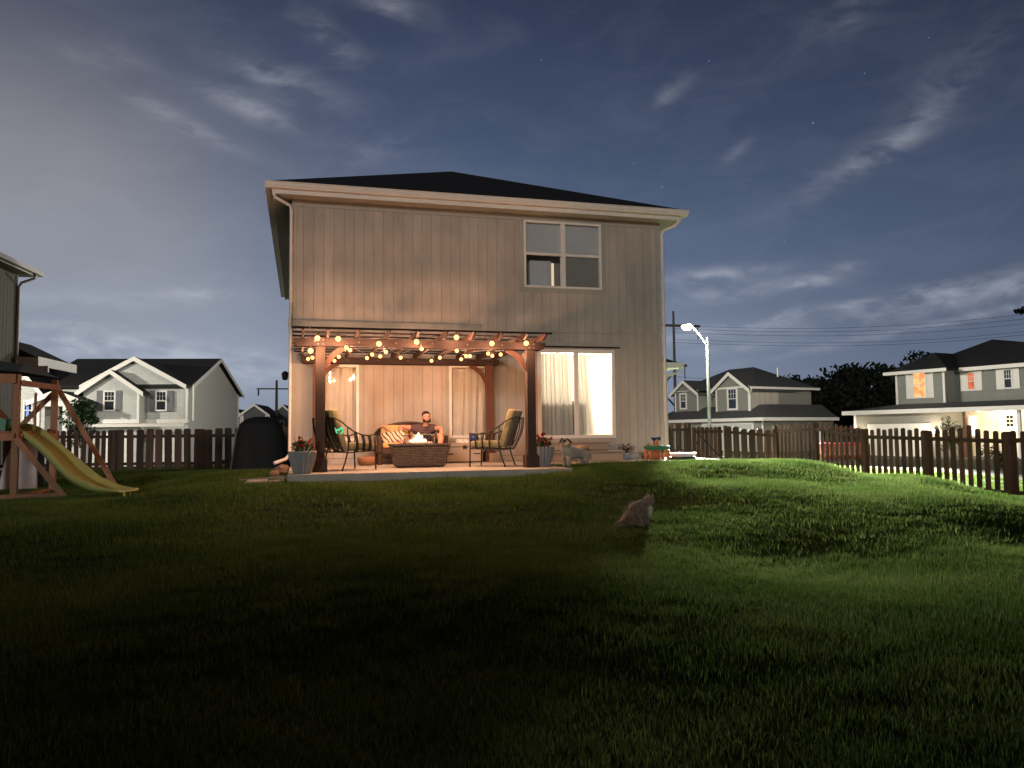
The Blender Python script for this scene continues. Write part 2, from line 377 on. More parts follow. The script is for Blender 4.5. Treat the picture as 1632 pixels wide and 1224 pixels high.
def terrain():
    def lines(a, b, step, ext):
        c = list(np.arange(a, b+.001, step)); return [a-e for e in reversed(ext)] + c + [b+e for e in ext]
    ext = [1, 2.5, 5, 9, 15, 25, 45, 80, 150, 300, 700]
    xs = lines(-18, 24, .35, ext); ys = lines(-20, 14, .35, ext)
    vs = [(x, y, gz(x, y)) for y in ys for x in xs]; n = len(xs)
    fs = [(j*n+i, j*n+i+1, (j+1)*n+i+1, (j+1)*n+i) for j in range(len(ys)-1) for i in range(n-1)]
    b = MB(); b.add(vs, fs)
    o = b.build('lawn_ground', mat('turf_soil', (.016, .032, .008), .95, var=.45, scale=3, bump=.5, bscale=18), smooth=True)
    tag(o, kind='structure')
terrain()

# patio slab in poured sections
b = MB()
for (x0, x1, y0, y1) in [(0, 2.44, -4.0, -.012), (2.45, 4.55, -4.0, -.012), (4.56, 7.3, -2.35, -.012), (7.31, 8.7, -2.3, -.012)]:
    b.box(x0, x1, y0, y1, -.16, 0)
tag(b.build('patio', M['concrete'], bevel=.008), kind='structure')

# grass blades (geometry nodes scatter of a turf tuft)
def grass():
    gm = bpy.data.materials.new('grass_blade'); gm.use_nodes = True; N, L = gm.node_tree.nodes, gm.node_tree.links
    p = N['Principled BSDF']; p.inputs['Roughness'].default_value = .8; p.inputs['Specular IOR Level'].default_value = 0
    geo = N.new('ShaderNodeNewGeometry'); nz = N.new('ShaderNodeTexNoise'); nz.inputs['Scale'].default_value = .9; nz.inputs['Detail'].default_value = 4; L.new(geo.outputs['Position'], nz.inputs['Vector'])
    add = N.new('ShaderNodeMath'); add.operation = 'ADD'; L.new(nz.outputs[0], add.inputs[0])
    rnd = N.new('ShaderNodeMath'); rnd.operation = 'MULTIPLY_ADD'; rnd.inputs[1].default_value = .5; rnd.inputs[2].default_value = -.25; L.new(geo.outputs['Random Per Island'], rnd.inputs[0]); L.new(rnd.outputs[0], add.inputs[1])
    cr = N.new('ShaderNodeValToRGB'); L.new(add.outputs[0], cr.inputs[0]); e = cr.color_ramp.elements
    e[0].position = .25; e[0].color = (.052, .108, .022, 1); e[1].position = .75; e[1].color = (.155, .215, .062, 1)
    L.new(cr.outputs[0], p.inputs['Base Color'])
    t = N.new('ShaderNodeBsdfTranslucent'); L.new(cr.outputs[0], t.inputs[0]); ms = N.new('ShaderNodeMixShader'); ms.inputs[0].default_value = .42
    L.new(p.outputs[0], ms.inputs[1]); L.new(t.outputs[0], ms.inputs[2]); L.new(ms.outputs[0], N['Material Output'].inputs[0])
    rg = random.Random(3)
    def tuft(n, size, hh, wd, segs):
        vs, fs = [], []
        for i in range(n):
            x, y = rg.gauss(0, size*.72), rg.gauss(0, size*.72); a = math.atan2(y, x)+rg.uniform(-1.6, 1.6); h = hh*rg.uniform(.45, 1.2); ln = rg.uniform(.1, .75)*h; w = wd*rg.uniform(.7, 1.3)
            dx, dy = math.cos(a), math.sin(a); px, py = -dy, dx; bb = len(vs)
            b2 = rg.uniform(-.6, .6); px, py = px*math.cos(b2)-py*math.sin(b2), px*math.sin(b2)+py*math.cos(b2)
            for k in range(segs):
                tt = k/segs; lx, ly = x+dx*ln*tt*tt, y+dy*ln*tt*tt; z = h*tt*(1-.15*tt); ww = w*(1-tt*.5)
                vs += [(lx-px*ww, ly-py*ww, z-.01), (lx+px*ww, ly+py*ww, z-.01)]
            vs.append((x+dx*ln, y+dy*ln, h*.85))
            for k in range(segs-1): fs.append((bb+2*k, bb+2*k+1, bb+2*k+3, bb+2*k+2))
            fs.append((bb+2*segs-2, bb+2*segs-1, bb+2*segs))
        me = bpy.data.meshes.new('turf_tuft'); me.from_pydata(vs, [], fs); me.materials.append(gm)
        return bpy.data.objects.new('turf_tuft', me)
    fence_line = lambda y: 13.4 + (y+4.2)*.118 if y > -4.2 else 13.4+(y+4.2)*.11
    near, mid = [], []
    def ok(x, y):
        if -.05 < x < 4.60 and -4.02 < y: return False
        if 4.5 < x < 8.75 and y > -2.36 and y < .1: return False
        if -.1 < x < 8.3 and y > -.1: return False
        return True
    y = -15.2
    while y < 10.5:
        x = -13.0
        while x < 18.5:
            xx, yy = x+rg.uniform(-.1, .1), y+rg.uniform(-.1, .1)
            v = Vector((xx, yy, gz(xx, yy)+.0))-CAMP; d = v.dot(cam_f)
            if d > 1.5 and abs(v.dot(cam_r)/d) < .78 and ok(xx, yy) and (xx < fence_line(yy)+.2 or (xx < 18.5 and rg.random() < .45)) and not (yy > 5.6 and 8 < xx < 12):
                (near if d < 8.5 else mid).append((xx, yy, gz(xx, yy)))
            x += .16 if True else .2
        y += .16
    # ground seen beyond the fence and left of the playset
    def scatter(name, pts, tf, label):
        me = bpy.data.meshes.new(name); me.from_pydata(pts, [], [])
        o = bpy.data.objects.new(name, me); COL.objects.link(o)
        ng = bpy.data.node_groups.new(name, 'GeometryNodeTree')
        ng.interface.new_socket('Geometry', in_out='INPUT', socket_type='NodeSocketGeometry'); ng.interface.new_socket('Geometry', in_out='OUTPUT', socket_type='NodeSocketGeometry')
        gi, go = ng.nodes.new('NodeGroupInput'), ng.nodes.new('NodeGroupOutput')
        ip = ng.nodes.new('GeometryNodeInstanceOnPoints'); oi = ng.nodes.new('GeometryNodeObjectInfo'); oi.inputs[0].default_value = tf; oi.inputs[1].default_value = True
        rr = ng.nodes.new('FunctionNodeRandomValue'); rr.data_type = 'FLOAT_VECTOR'; rr.inputs[0].default_value = (-.08, -.08, 0); rr.inputs[1].default_value = (.08, .08, 6.283)
        rs = ng.nodes.new('FunctionNodeRandomValue'); rs.data_type = 'FLOAT'; rs.inputs[2].default_value = .85; rs.inputs[3].default_value = 1.3
        ng.links.new(gi.outputs[0], ip.inputs['Points']); ng.links.new(oi.outputs['Geometry'], ip.inputs['Instance']); ng.links.new(rr.outputs[0], ip.inputs['Rotation']); ng.links.new(rs.outputs[1], ip.inputs['Scale'])
        ng.links.new(ip.outputs[0], go.inputs[0])
        md = o.modifiers.new('scatter', 'NODES'); md.node_group = ng
        tag(o, label, 'grass', kind='stuff'); return o
    print('tufts', len(near), len(mid))
    scatter('grass', near, tuft(260, .13, .050, .0021, 3), 'dark unlit lawn grass nearest the photographer')
    scatter('grass', mid, tuft(170, .13, .048, .0032, 2), 'lawn grass further off, partly lit by the street lamp')
grass()

# ------------------------------------------------------------------ wall with openings
W, HD, ZT = 8.17, 11.8, 5.43
def grid_cells(x0, x1, z0, z1, holes, xs=()):
    X = sorted(set([x0, x1]+[h[0] for h in holes]+[h[1] for h in holes]+[x for x in xs if x0 < x < x1]))
    Z = sorted(set([z0, z1]+[h[2] for h in holes]+[h[3] for h in holes]))
    for i in range(len(X)-1):
        run = None
        for j in range(len(Z)-1):
            cx, cz = (X[i]+X[i+1])/2, (Z[j]+Z[j+1])/2
            inside = any(h[0] < cx < h[1] and h[2] < cz < h[3] for h in holes)
            if inside:
                if run: yield X[i], X[i+1], run[0], run[1]
                run = None
            else: run = (run[0] if run else Z[j], Z[j+1])
        if run: yield X[i], X[i+1], run[0], run[1]

OP = {'upper': (4.91, 6.73, 3.79, 5.29), 'door': (5.19, 7.00, .46, 2.43), 'left': (.42, 1.34, .47, 2.03), 'mid': (3.22, 4.06, .50, 2.05)}
house = thing('two_storey_house', 'tall grey-beige two storey house with vertical board siding and a lit patio door', 'house', (W/2, HD/2, 0))
def main_house():
    holes = list(OP.values()); pitch = .2032
    xs = [.02+pitch*i for i in range(42)]
    b = MB()
    for (a, c, z0, z1) in grid_cells(.0, W, .10, ZT, holes): b.box(a, c, 0, .10, z0, z1)
    b.box(-.004, .1, .1, HD, .0, ZT); b.box(W-.1, W+.004, .1, HD, .0, ZT); b.box(0, W, HD-.1, HD, 0, ZT)
    b.build('wall', M['backing'], house)
    b = MB(); g = .0045
    bands = [(.12, 2.795), (2.807, 4.6), (4.6, ZT-.02)]
    for (z0, z1) in bands[:1]+[(2.807, ZT-.02)]:
        for (a, c, y0, y1) in grid_cells(.09, W-.09, z0, z1, [h for h in holes if h[2] < z1 and h[3] > z0], xs):
            la = a+g if any(abs(a-x) < 1e-5 for x in xs) else a; lc = c-g if any(abs(c-x) < 1e-5 for x in xs) else c
            if lc-la > .01 and y1-y0 > .01:
                b.box(la, lc, -.010, -.0005, max(y0, z0), min(y1, z1))
    b.build('siding', M['siding'], house)
    b = MB(); b.box(0, W, -.004, 0, 0, .1); b.build('foundation', M['concrete'], house)
    b = MB()
    b.box(-.012, .088, -.024, -.0005, .11, ZT-.02); b.build('corner_trim', M['gtrim'], house)
    b = MB(); b.box(W-.088, W+.012, -.024, -.0005, .11, ZT-.02); b.build('corner_trim', M['gtrim'], house)
    b = MB(); b.box(-.01, W+.01, -.03, -.011, ZT-.16, ZT-.021); b.build('frieze_board', M['gtrim'], house)
    # ledger band over the pergola with its cap flashing
    b = MB(); b.box(.0, 3.90, -.055, -.0245, 2.80, 2.90); b.box(.0, 3.92, -.075, -.02, 2.90, 2.915); b.build('ledger_band', M['gtrim'], house)
    b = MB(); b.box(3.98, 7.14, -.045, -.0105, 2.50, 2.585); b.build('door_header', M['gtrim'], house)
    b = MB(); b.box(3.98, 7.12, -.060, -.0105, 2.47, 2.498); b.build('drip_cap', M['blackmetal'], house)
    # soffit, fascia, gutter
    o = .40; Ze = 5.61
    b = MB(); b.box(-o+.03, W+o-.03, -o+.03, -.032, ZT-.02, ZT); b.box(-o+.03, -.006, -.03, HD+o, ZT-.02, ZT); b.box(W+.006, W+o-.03, -.03, HD+o, ZT-.02, ZT); b.build('soffit', M['soffit'], house)
    b = MB()
    b.box(-o+.01, W+o-.01, -o+.01, -o+.03, ZT-.03, Ze); b.box(-o+.01, -o+.03, -o+.03, HD+o, ZT-.03, Ze); b.box(W+o-.03, W+o-.01, -o+.03, HD+o, ZT-.03, Ze)
    b.build('fascia', M['trim'], house)
    b = MB()
    prof = [(0, 0), (-.075, 0), (-.11, .05), (-.11, .095), (-.135, .105), (-.135, .12), (0, .12)]
    y = -o+.008
    b.prism([(-o-.12, y+p[0], Ze-.12+p[1]) for p in prof], (W+2*o+.24, 0, 0)); b.build('gutter', M['trim'], house)
    b = MB(); b.box(-o-.12, -o+.008, -o+.012, HD+o, Ze-.12, Ze); b.build('side_gutter', M['trim'], house); b = MB(); b.box(W+o-.008, W+o+.12, -o+.012, HD+o, Ze-.12, Ze); b.build('side_gutter', M['trim'], house)
    # hip roof
    oo = o+.07; k = .455; hz = k*(W/2+oo); A = [(-oo, -oo, Ze+.01), (W+oo, -oo, Ze+.01), (W+oo, HD+oo, Ze+.01), (-oo, HD+oo, Ze+.01)]; P1 = (W/2, W/2, Ze+hz); P2 = (W/2, HD-W/2, Ze+hz)
    b = MB(); b.add(A+[P1, P2], [(0, 1, 4), (1, 2, 5, 4), (2, 3, 5), (3, 0, 4, 5), (0, 3, 2, 1)]); b.build('roof', M['shingle'], house)
    # downspouts
    b = MB()
    b.tube([(-.36, -.36, 5.50), (-.36, -.36, 5.40), (-.33, -.33, 5.34), (-.05, -.08, 5.26), (-.02, -.06, 5.18), (-.02, -.06, 2.98), (-.035, -.085, 2.93), (-.035, -.085, 2.76), (-.02, -.06, 2.70), (-.02, -.06, .22), (-.10, -.12, .12), (-.30, -.40, .06)], .036, 6)
    b.build('downspout', M['trim'], house, smooth=True)
    b = MB()
    b.tube([(W+.33, -.36, 5.50), (W+.33, -.36, 5.36), (W+.30, -.33, 5.31), (W+.08, -.10, 5.22), (W+.05, -.06, 5.14), (W+.05, -.06, .2), (W+.05, -.18, .1)], .036, 6)
    b.build('downspout', M['trim'], house, smooth=True)
    # upper window
    def frame(name, r, w, y0=-.035, y1=.05, mull=(), rails=(), mat_=None):
        b = MB(); x0, x1, z0, z1 = r
        b.box(x0, x1, y0, y1, z0, z0+w); b.box(x0, x1, y0, y1, z1-w, z1); b.box(x0, x0+w, y0, y1, z0+w, z1-w); b.box(x1-w, x1, y0, y1, z0+w, z1-w)
        for mx, mw in mull: b.box(mx-mw/2, mx+mw/2, y0+.002, y1, z0+w, z1-w)
        for (ra, rb, rz, rw) in rails: b.box(ra, rb, y0+.006, y1-.004, rz-rw/2, rz+rw/2)
        return b.build(name, mat_ or M['trim'], house)
    r = OP['upper']
    fr = frame('window', r, .045, mull=[(5.82, .10)], rails=[(r[0]+.045, 5.77, 4.545, .055), (5.87, r[1]-.045, 4.545, .055)])
    q = [(r[0]+.045, 5.77, 4.5725, r[3]-.045), (5.87, r[1]-.045, 4.5725, r[3]-.045), (r[0]+.045, 5.77, r[2]+.045, 4.5175), (5.87, r[1]-.045, r[2]+.045, 4.5175)]
    for a in q: b = MB(); b.box(a[0], a[1], .012, .017, a[2], a[3]); b.build('pane', M['glass'], fr)
    for a in q[:2]: b = MB(); b.box(a[0], a[1], .06, .064, a[2], a[3]); b.build('blind', M['blind'], fr)
    b = MB(); b.box(q[3][0], q[3][1], .03, .033, q[3][2], q[3][3]); b.build('insect_screen', M['screen'], fr)
    b = MB(); z0, z1 = q[2][2], q[2][3]; xa, xb = q[2][0], q[2][1]
    pts = []
    n = 40
    for i in range(n+1):
        x = xa+.12+(xb-.19-xa-.12)*i/n; pts.append((x, .11+.02*math.sin(i*1.9)+.01*math.sin(i*.7), 0))
    b.add([(p[0], p[1], z0) for p in pts]+[(p[0], p[1], z1-.10) for p in pts], [(i, i+1, n+2+i, n+1+i) for i in range(n)]); b.build('curtain', M['blind'], fr, smooth=True)
    b = MB(); b.box(xb-.16, xb-.10, .20, .205, z0, z1-.12); b.build('lit_gap', emis('lit_room_gap', (1, .78, .52), .95), fr)
    b = MB(); b.box(r[0]-.03, r[1]+.03, .4, .42, r[2]-.03, r[3]+.03); b.build('room_backdrop', M['screen'], fr)
    # outer flat trim around the window
    b = MB(); w = .10
    b.box(r[0]-w, r[1]+w, -.022, -.0105, r[2]-w, r[2]); b.box(r[0]-w, r[0], -.022, -.0105, r[2], r[3]+.0); b.box(r[1], r[1]+w, -.022, -.0105, r[2], r[3]); b.build('window_surround', M['gtrim'], fr)
    # patio door
    r = OP['door']
    fr = frame('patio_door', r, .075, mull=[(6.085, .085)])
    b = MB(); b.box(6.15, 6.17, -.045, -.032, 1.35, 1.50); b.build('handle', M['trim'], fr)
    b = MB(); b.box(r[0]+.075, 6.042, .012, .017, r[2]+.075, r[3]-.075); b.build('pane', M['glass'], fr)
    b = MB(); b.box(6.128, r[1]-.075, .012, .017, r[2]+.075, r[3]-.075); b.build('pane', M['glass'], fr)
    def curtain(name, xtop, xbot, z0, z1, y, mat_, parent, folds=9, amp=.03, nz_=16, seed=1):
        rg = random.Random(seed); ph = [rg.uniform(0, 6) for _ in range(4)]
        b = MB(); n = 110; vs = []
        for j in range(nz_+1):
            t = j/nz_; z = z1+(z0-z1)*t; xa = xtop[0]+(xbot[0]-xtop[0])*t; 
            e = xtop[1]+(xbot[1]-xtop[1])*(t**1.3)
            for i in range(n+1):
                s = i/n; s += .018*math.sin(s*17+ph[3]+t*.8)+.012*math.sin(s*31+ph[1]-t*1.7); s = min(1, max(0, s)); x = xa+(e-xa)*i/n
                yy = y + amp*math.sin(s*folds*2*PI+ph[0]+.6*math.sin(t*2+ph[1])) + amp*.5*math.sin(s*folds*3.1+ph[2]+t*2.3) + .02*math.sin(t*3+s*5)
                vs.append((x, yy, z))
        fs = [(j*(n+1)+i, j*(n+1)+i+1, (j+1)*(n+1)+i+1, (j+1)*(n+1)+i) for j in range(nz_) for i in range(n)]
        b.add(vs, fs); return b.build(name, mat_, parent, smooth=True)
    curtain('curtain', (r[0]+.06, 6.00), (r[0]+.06, 6.06), r[2]+.08, r[3]-.08, .14, M['curtain'], fr, 8, .03, seed=2)
    curtain('curtain', (6.10, 6.42), (6.16, 6.56), r[2]+.08, r[3]-.08, .16, M['curtain'], fr, 4, .03, seed=5)
    # low blocker added to keep the room light off the lower curtain
    b = MB(); b.box(r[0], 6.38, .26, .32, r[2], 1.30); b.build('curtain_light_blocker', mat('light_blocker_cloth', (.20, .2, .19), .9), fr)
    # room behind the door
    b = MB(); x0, x1, y0, y1, z0, z1 = 4.6, 7.9, .11, 4.2, .44, 2.62
    for bx in [(x0, x1, y0, y1, z0-.05, z0), (x0, x1, y0, y1, z1, z1+.05), (x0-.05, x0, y0, y1, z0, z1), (x1, x1+.05, y0, y1, z0, z1), (x0, x1, y1, y1+.05, z0, z1)]: b.box(*bx)
    b.build('living_room', M['room'], house)
    b = MB(); b.lathe((6.5, 1.7, 2.50), [(.16, 0), (.18, .05), (.16, .11)], 20); b.build('ceiling_lamp', emis('lit_ceiling_lamp', (1, .86, .66), 30), house, smooth=True)
    point_light('ceiling_lamp_light', (6.5, 1.7, 2.35), 620, (1, .86, .68), .15, house)
    b = MB(); b.lathe((6.62, 3.2, 1.2), [(.20, 0), (.28, .30)], 16, cap=False); b.build('lampshade', M['room'], house)
    # curtained windows under the pergola
    for nm, sd_ in (('left', 11), ('mid', 14)):
        r = OP[nm]; fr = frame('window', r, .055)
        b = MB(); b.box(r[0]+.055, r[1]-.055, .012, .017, r[2]+.055, r[3]-.055); b.build('pane', M['glass'], fr)
        curtain('curtain', (r[0]+.05, r[1]-.05), (r[0]+.02+(.03 if nm == 'left' else 0), r[1]-.06), r[2]+.02, r[3]-.06, .075, M['curtain2'], fr, 5, .022, seed=sd_)
        b = MB(); b.box(r[0], r[1], .30, .32, r[2], r[3]); b.build('room_backdrop', M['screen'], fr)
        b = MB(); w = .07
        b.box(r[0]-w, r[0], -.022, -.0105, r[2]-w, r[3]+w); b.box(r[1], r[1]+w, -.022, -.0105, r[2]-w, r[3]+w); b.box(r[0], r[1], -.022, -.0105, r[2]-w, r[2]); b.box(r[0], r[1], -.022, -.0105, r[3], r[3]+w); b.build('window_surround', M['gtrim'], fr)
    # garage wing set back on the right
    b = MB(); b.box(W+.01, 11.1, 5.8, 11.0, -.2, 2.6); b.build('garage_wing', M['siding'], house)
    b = MB(); b.add([(W+.01, 5.4, 2.68), (11.52, 5.4, 2.68), (11.52, 11.4, 2.68), (W+.01, 11.4, 2.68), (W+.01, 7, 3.6), (9.4, 7.2, 3.6), (9.4, 9.6, 3.6), (W+.01, 9.6, 3.6)], [(0, 1, 5, 4), (1, 2, 6, 5), (2, 3, 7, 6), (4, 5, 6, 7), (3, 2, 1, 0), (0, 4, 7, 3)]); b.build('garage_roof', M['shingle2'], house)
    b = MB(); b.box(W+.01, 11.55, 5.36, 5.398, 2.54, 2.70); b.box(11.5, 11.55, 5.40, 11.4, 2.54, 2.70); b.box(W+.01, 11.5, 5.40, 5.8, 2.54, 2.56); b.build('garage_fascia', M['trim'], house)
    b = MB(); b.tube([(11.45, 5.42, 2.55), (11.45, 5.46, 2.42), (11.14, 5.72, 2.30), (11.12, 5.74, 2.2), (11.12, 5.74, -.1)], .04, 6); b.build('downspout', M['trim'], house, smooth=True)
    # small coach lantern on the left side wall
    b = MB(); b.box(-.05, -.006, 1.36, 1.46, 1.86, 1.98); b.bar((-.05, 1.41, 1.95), (-.15, 1.41, 1.99), .02, .02); b.lathe((-.15, 1.41, 1.80), [(.035, 0), (.06, .03), (.075, .15), (.02, .20)], 8); b.build('wall_lantern', M['blackmetal'], house)
main_house()

# ------------------------------------------------------------------ pergola
def pergola():
    t = thing('pergola', 'reddish wooden pergola with brown posts hung with lit bulbs against the house', 'pergola', (2.2, -1.9, 0))
    PX = [.4175+.075, .4175+3.5345+.075]; FY, RY = -3.43+.075, -.365-.0+.075
    hb = 2.02
    for i, x in enumerate(PX):
        for y in (FY, RY):
            b = MB(); b.box(x-.075, x+.075, y-.075, y+.075, 0, hb+.12)
            front = (y == FY)
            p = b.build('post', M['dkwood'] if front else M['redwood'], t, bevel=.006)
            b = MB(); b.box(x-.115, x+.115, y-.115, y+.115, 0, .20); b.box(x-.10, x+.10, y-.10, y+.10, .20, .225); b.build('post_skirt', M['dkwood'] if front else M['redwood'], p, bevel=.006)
    ends = (-.04+.12, 4.28)
    for y in (FY, RY):
        for s in (-1, 1):
            b = MB(); yy = y+s*.095
            x0, x1 = (ends[0], ends[1]) if y == FY else (.18, 4.22)
            pr = [(x0+.02, hb+.03), (x0, hb+.06), (x0, hb+.125), (x1, hb+.125), (x1, hb+.07), (x1-.02, hb+.03), (x1-.06, hb), (x0+.06, hb)]
            b.prism([(p[0], yy-.019, p[1]) for p in pr], (0, .038, 0)); b.build('beam', M['redwood_x'], t)
        bolts = [(x+dx, hb+dz) for x in PX for dx in (-.04, .04) for dz in (.032, .095)]+[(x, hb+.07) for x in (1.1, 1.7, 2.3, 2.9, 3.5)]
        for (bx, bz) in bolts:
            b = MB(); b.ball((bx, y-.116, bz), .011, .006, .011, 8, 4); b.build('bolt_head', M['galv'], t)
    # knee braces, cut as curved brackets
    def brace(x, y, dx, dy):
        b = MB(); n = 7; inner, outer = [], []
        for i in range(n+1):
            a = PI/2*i/n; inner.append((.40*math.cos(a)*0, 0)); 
        L_ = .34
        for i in range(n+1):
            s = i/n; c = 1-math.cos(s*PI/2); v = math.sin(s*PI/2)
            outer.append((.075+L_*c*0+L_*s**1.0, -L_*(1-s)*1.0))
        # bracket: from post (bottom) sweeping to beam (out), concave underside
        top, bot = [], []
        for i in range(n+1):
            s = i/n; ax = .075+L_*s; az = -L_*(1-s)
            nx, nz = .7071, -.7071; k = .055-.05*math.sin(PI*s)*0; bulge = .055*math.sin(PI*s)
            top.append((ax-nx*(.040+bulge), az-nz*(.05+bulge))); bot.append((ax+nx*(.036-bulge), az+nz*(.045-bulge)))
        poly = top+bot[::-1]
        poly = [(max(.075, p[0]), min(0, p[1])) for p in poly]
        th = .04
        if dx: b.prism([(x+dx*p[0], y-th/2, hb+p[1]) for p in poly], (0, th, 0))
        else: b.prism([(x-th/2, y+dy*p[0], hb+.0+p[1]) for p in poly], (th, 0, 0))
        b.build('knee_brace', M['redwood'], t)
    for y in (FY, RY): brace(PX[0], y, 1, 0); brace(PX[1], y, -1, 0)
    for x in PX: brace(x, FY, 0, 1); brace(x, RY, 0, -1 if False else 1) if False else brace(x, FY, 0, 1) if False else None
    brace(PX[0], RY, -1, 0) if False else None
    # rafters over the beams
    rx = [.22, .60, 1.07, 1.54, 2.00, 2.46, 2.92, 3.38, 3.80, 4.14]
    for x in rx:
        pr = [(-3.98, hb+.215), (-3.98, hb+.20), (-3.80, hb+.127), (-.09, hb+.127), (-.06, hb+.225), (-3.98, hb+.225)]
        b = MB(); b.prism([(x-.019, p[0], p[1]) for p in pr], (.038, 0, 0)); b.build('rafter', M['redwood_y'], t)
    for y in (-3.82, -3.30, -2.78, -2.26, -1.74, -1.22, -.70, -.25):
        b = MB(); b.box(.05, 4.28, y-.03, y+.03, hb+.229, hb+.255); b.build('top_slat', M['redwood_x'], t)
pergola()

# ------------------------------------------------------------------ string lights
def strings():
    t = thing('string_lights', 'string of small warm globe bulbs swagged through the pergola beams', 'string lights', (2.2, -1.9, 2.1))
    big = [(506,539,-3.72),(539,540,-3.72),(604,548,-3.72),(664,545,-3.72),(727.5,537.7,-3.72),(784,547.4,-3.72),(838.6,547,-3.72),(495,559,-3.62)]
    inner = [(491,572,2.02),(498,570,1.98),(552,554,1.98),(558,558,1.98),(540,568.5,1.98),(533,575,2.0),(585,570.6,1.99),(593,565,1.99),(606,568,1.98),(615,561,1.98),(638.6,570,1.99),(672,556,1.98),(687.7,575,2.0),(701,570,1.98),(728,559,1.98),(735,572.5,1.99),(749,567.5,1.98),(743,567.5,1.98),(778,563.5,1.98),(784.6,567,1.98),(798,565,1.98)]
    P = [aty(a, b_, Y) for a, b_, Y in big]+[atz(a, b_, z) for a, b_, z in inner]
    for i, p in enumerate(P):
        if p.y > -.12: P[i] = p = Vector((p.x, -.14, p.z))
    for i, p in enumerate(P):
        b = MB(); b.ball(p, .043 if i < 8 else .033, n=12, mm=8); bu = b.build('bulb', M['bulb'], t, smooth=True)
        b = MB(); b.tube([p+Vector((0, 0, .022)), p+Vector((0, 0, .07))], .013, 8); b.build('socket', M['cable'], bu)
        l = point_light('bulb_light', p-Vector((0, 0, .055)), (25 if i < 8 else 19), (1.0, .51, .28), .015, t)
    def sag(a, c, n=8, s=.05):
        return [a.lerp(c, i/n)-Vector((0, 0, s*math.sin(PI*i/n))) for i in range(n+1)]
    b = MB(); up = Vector((0, 0, .075))
    F = sorted(P[:7], key=lambda p: p.x)
    for i in range(len(F)-1): b.tube(sag(F[i]+up, F[i+1]+up, 8, .02), .004, 5)
    I = sorted(P[8:], key=lambda p: p.x)
    for i in range(len(I)-1): b.tube(sag(I[i]+up, I[i+1]+up, 8, .012), .004, 5)
    b.tube(sag(F[0]+up, P[7]+up), .004, 5)
    b.build('cable', M['cable'], t)
strings()

# ------------------------------------------------------------------ generic leaf cloud
def leaves(b, c, rx, ry, rz, n, size, rg, hollow=.5):
    for i in range(n):
        while True:
            p = Vector((rg.uniform(-1, 1), rg.uniform(-1, 1), rg.uniform(-1, 1)))
            if hollow < p.length < 1: break
        q = Vector(c)+Vector((p.x*rx, p.y*ry, p.z*rz)); s = size*rg.uniform(.6, 1.3)
        a = Vector((rg.uniform(-1, 1), rg.uniform(-1, 1), rg.uniform(-1, 1))).normalized(); e = a.orthogonal().normalized(); f = a.cross(e)
        b.add([q-e*s, q+f*s*.5, q+e*s, q-f*s*.5], [(0, 1, 2, 3)])

# ------------------------------------------------------------------ patio things
def flower_pot(x, y, label, seed):
    rg = random.Random(seed)
    t = thing('flower_pot', label, 'planter', (x, y, 0), group='fluted flower pots at the pergola posts')
    b = MB(); b.lathe((x, y, 0), [(.115, 0), (.125, .01), (.165, .12), (.195, .25), (.205, .33), (.205, .345), (.185, .345), (.18, .31)], 144, flute=.06, fn=18, cap=False)
    b.add([(x+.12*math.cos(a*PI/6), y+.12*math.sin(a*PI/6), .001) for a in range(12)], [tuple(range(12))]); b.build('pot', M['slate'], t, smooth=True)
    b = MB(); b.lathe((x, y, .31), [(.005, .02), (.18, 0)], 20, cap=False); b.build('soil', M['soil'], t)
    b = MB(); leaves(b, (x, y, .41), .17, .17, .10, 260, .028, rg, 0)
    for i in range(9):
        a = rg.uniform(0, 6.28); r = rg.uniform(.03, .15); b.tube([(x, y, .33), (x+r*math.cos(a), y+r*math.sin(a), .33+rg.uniform(.12, .25))], .004, 5)
    b.build('foliage', M['leaf'], t)
    b = MB()
    for i in range(20):
        a = rg.uniform(0, 6.28); r = rg.uniform(0, .20); c = Vector((x+r*math.cos(a), y+r*math.sin(a), rg.uniform(.42, .60)-r*.4)); leaves(b, c, .026, .026, .022, 22, .016, rg, 0)
    b.build('flowers', M['redflower'], t)
flower_pot(.22, -3.72, 'grey fluted pot of red flowers beside the left pergola post', 3)
flower_pot(4.32, -3.06, 'grey fluted pot of red flowers between the right pergola post and the dog', 5)

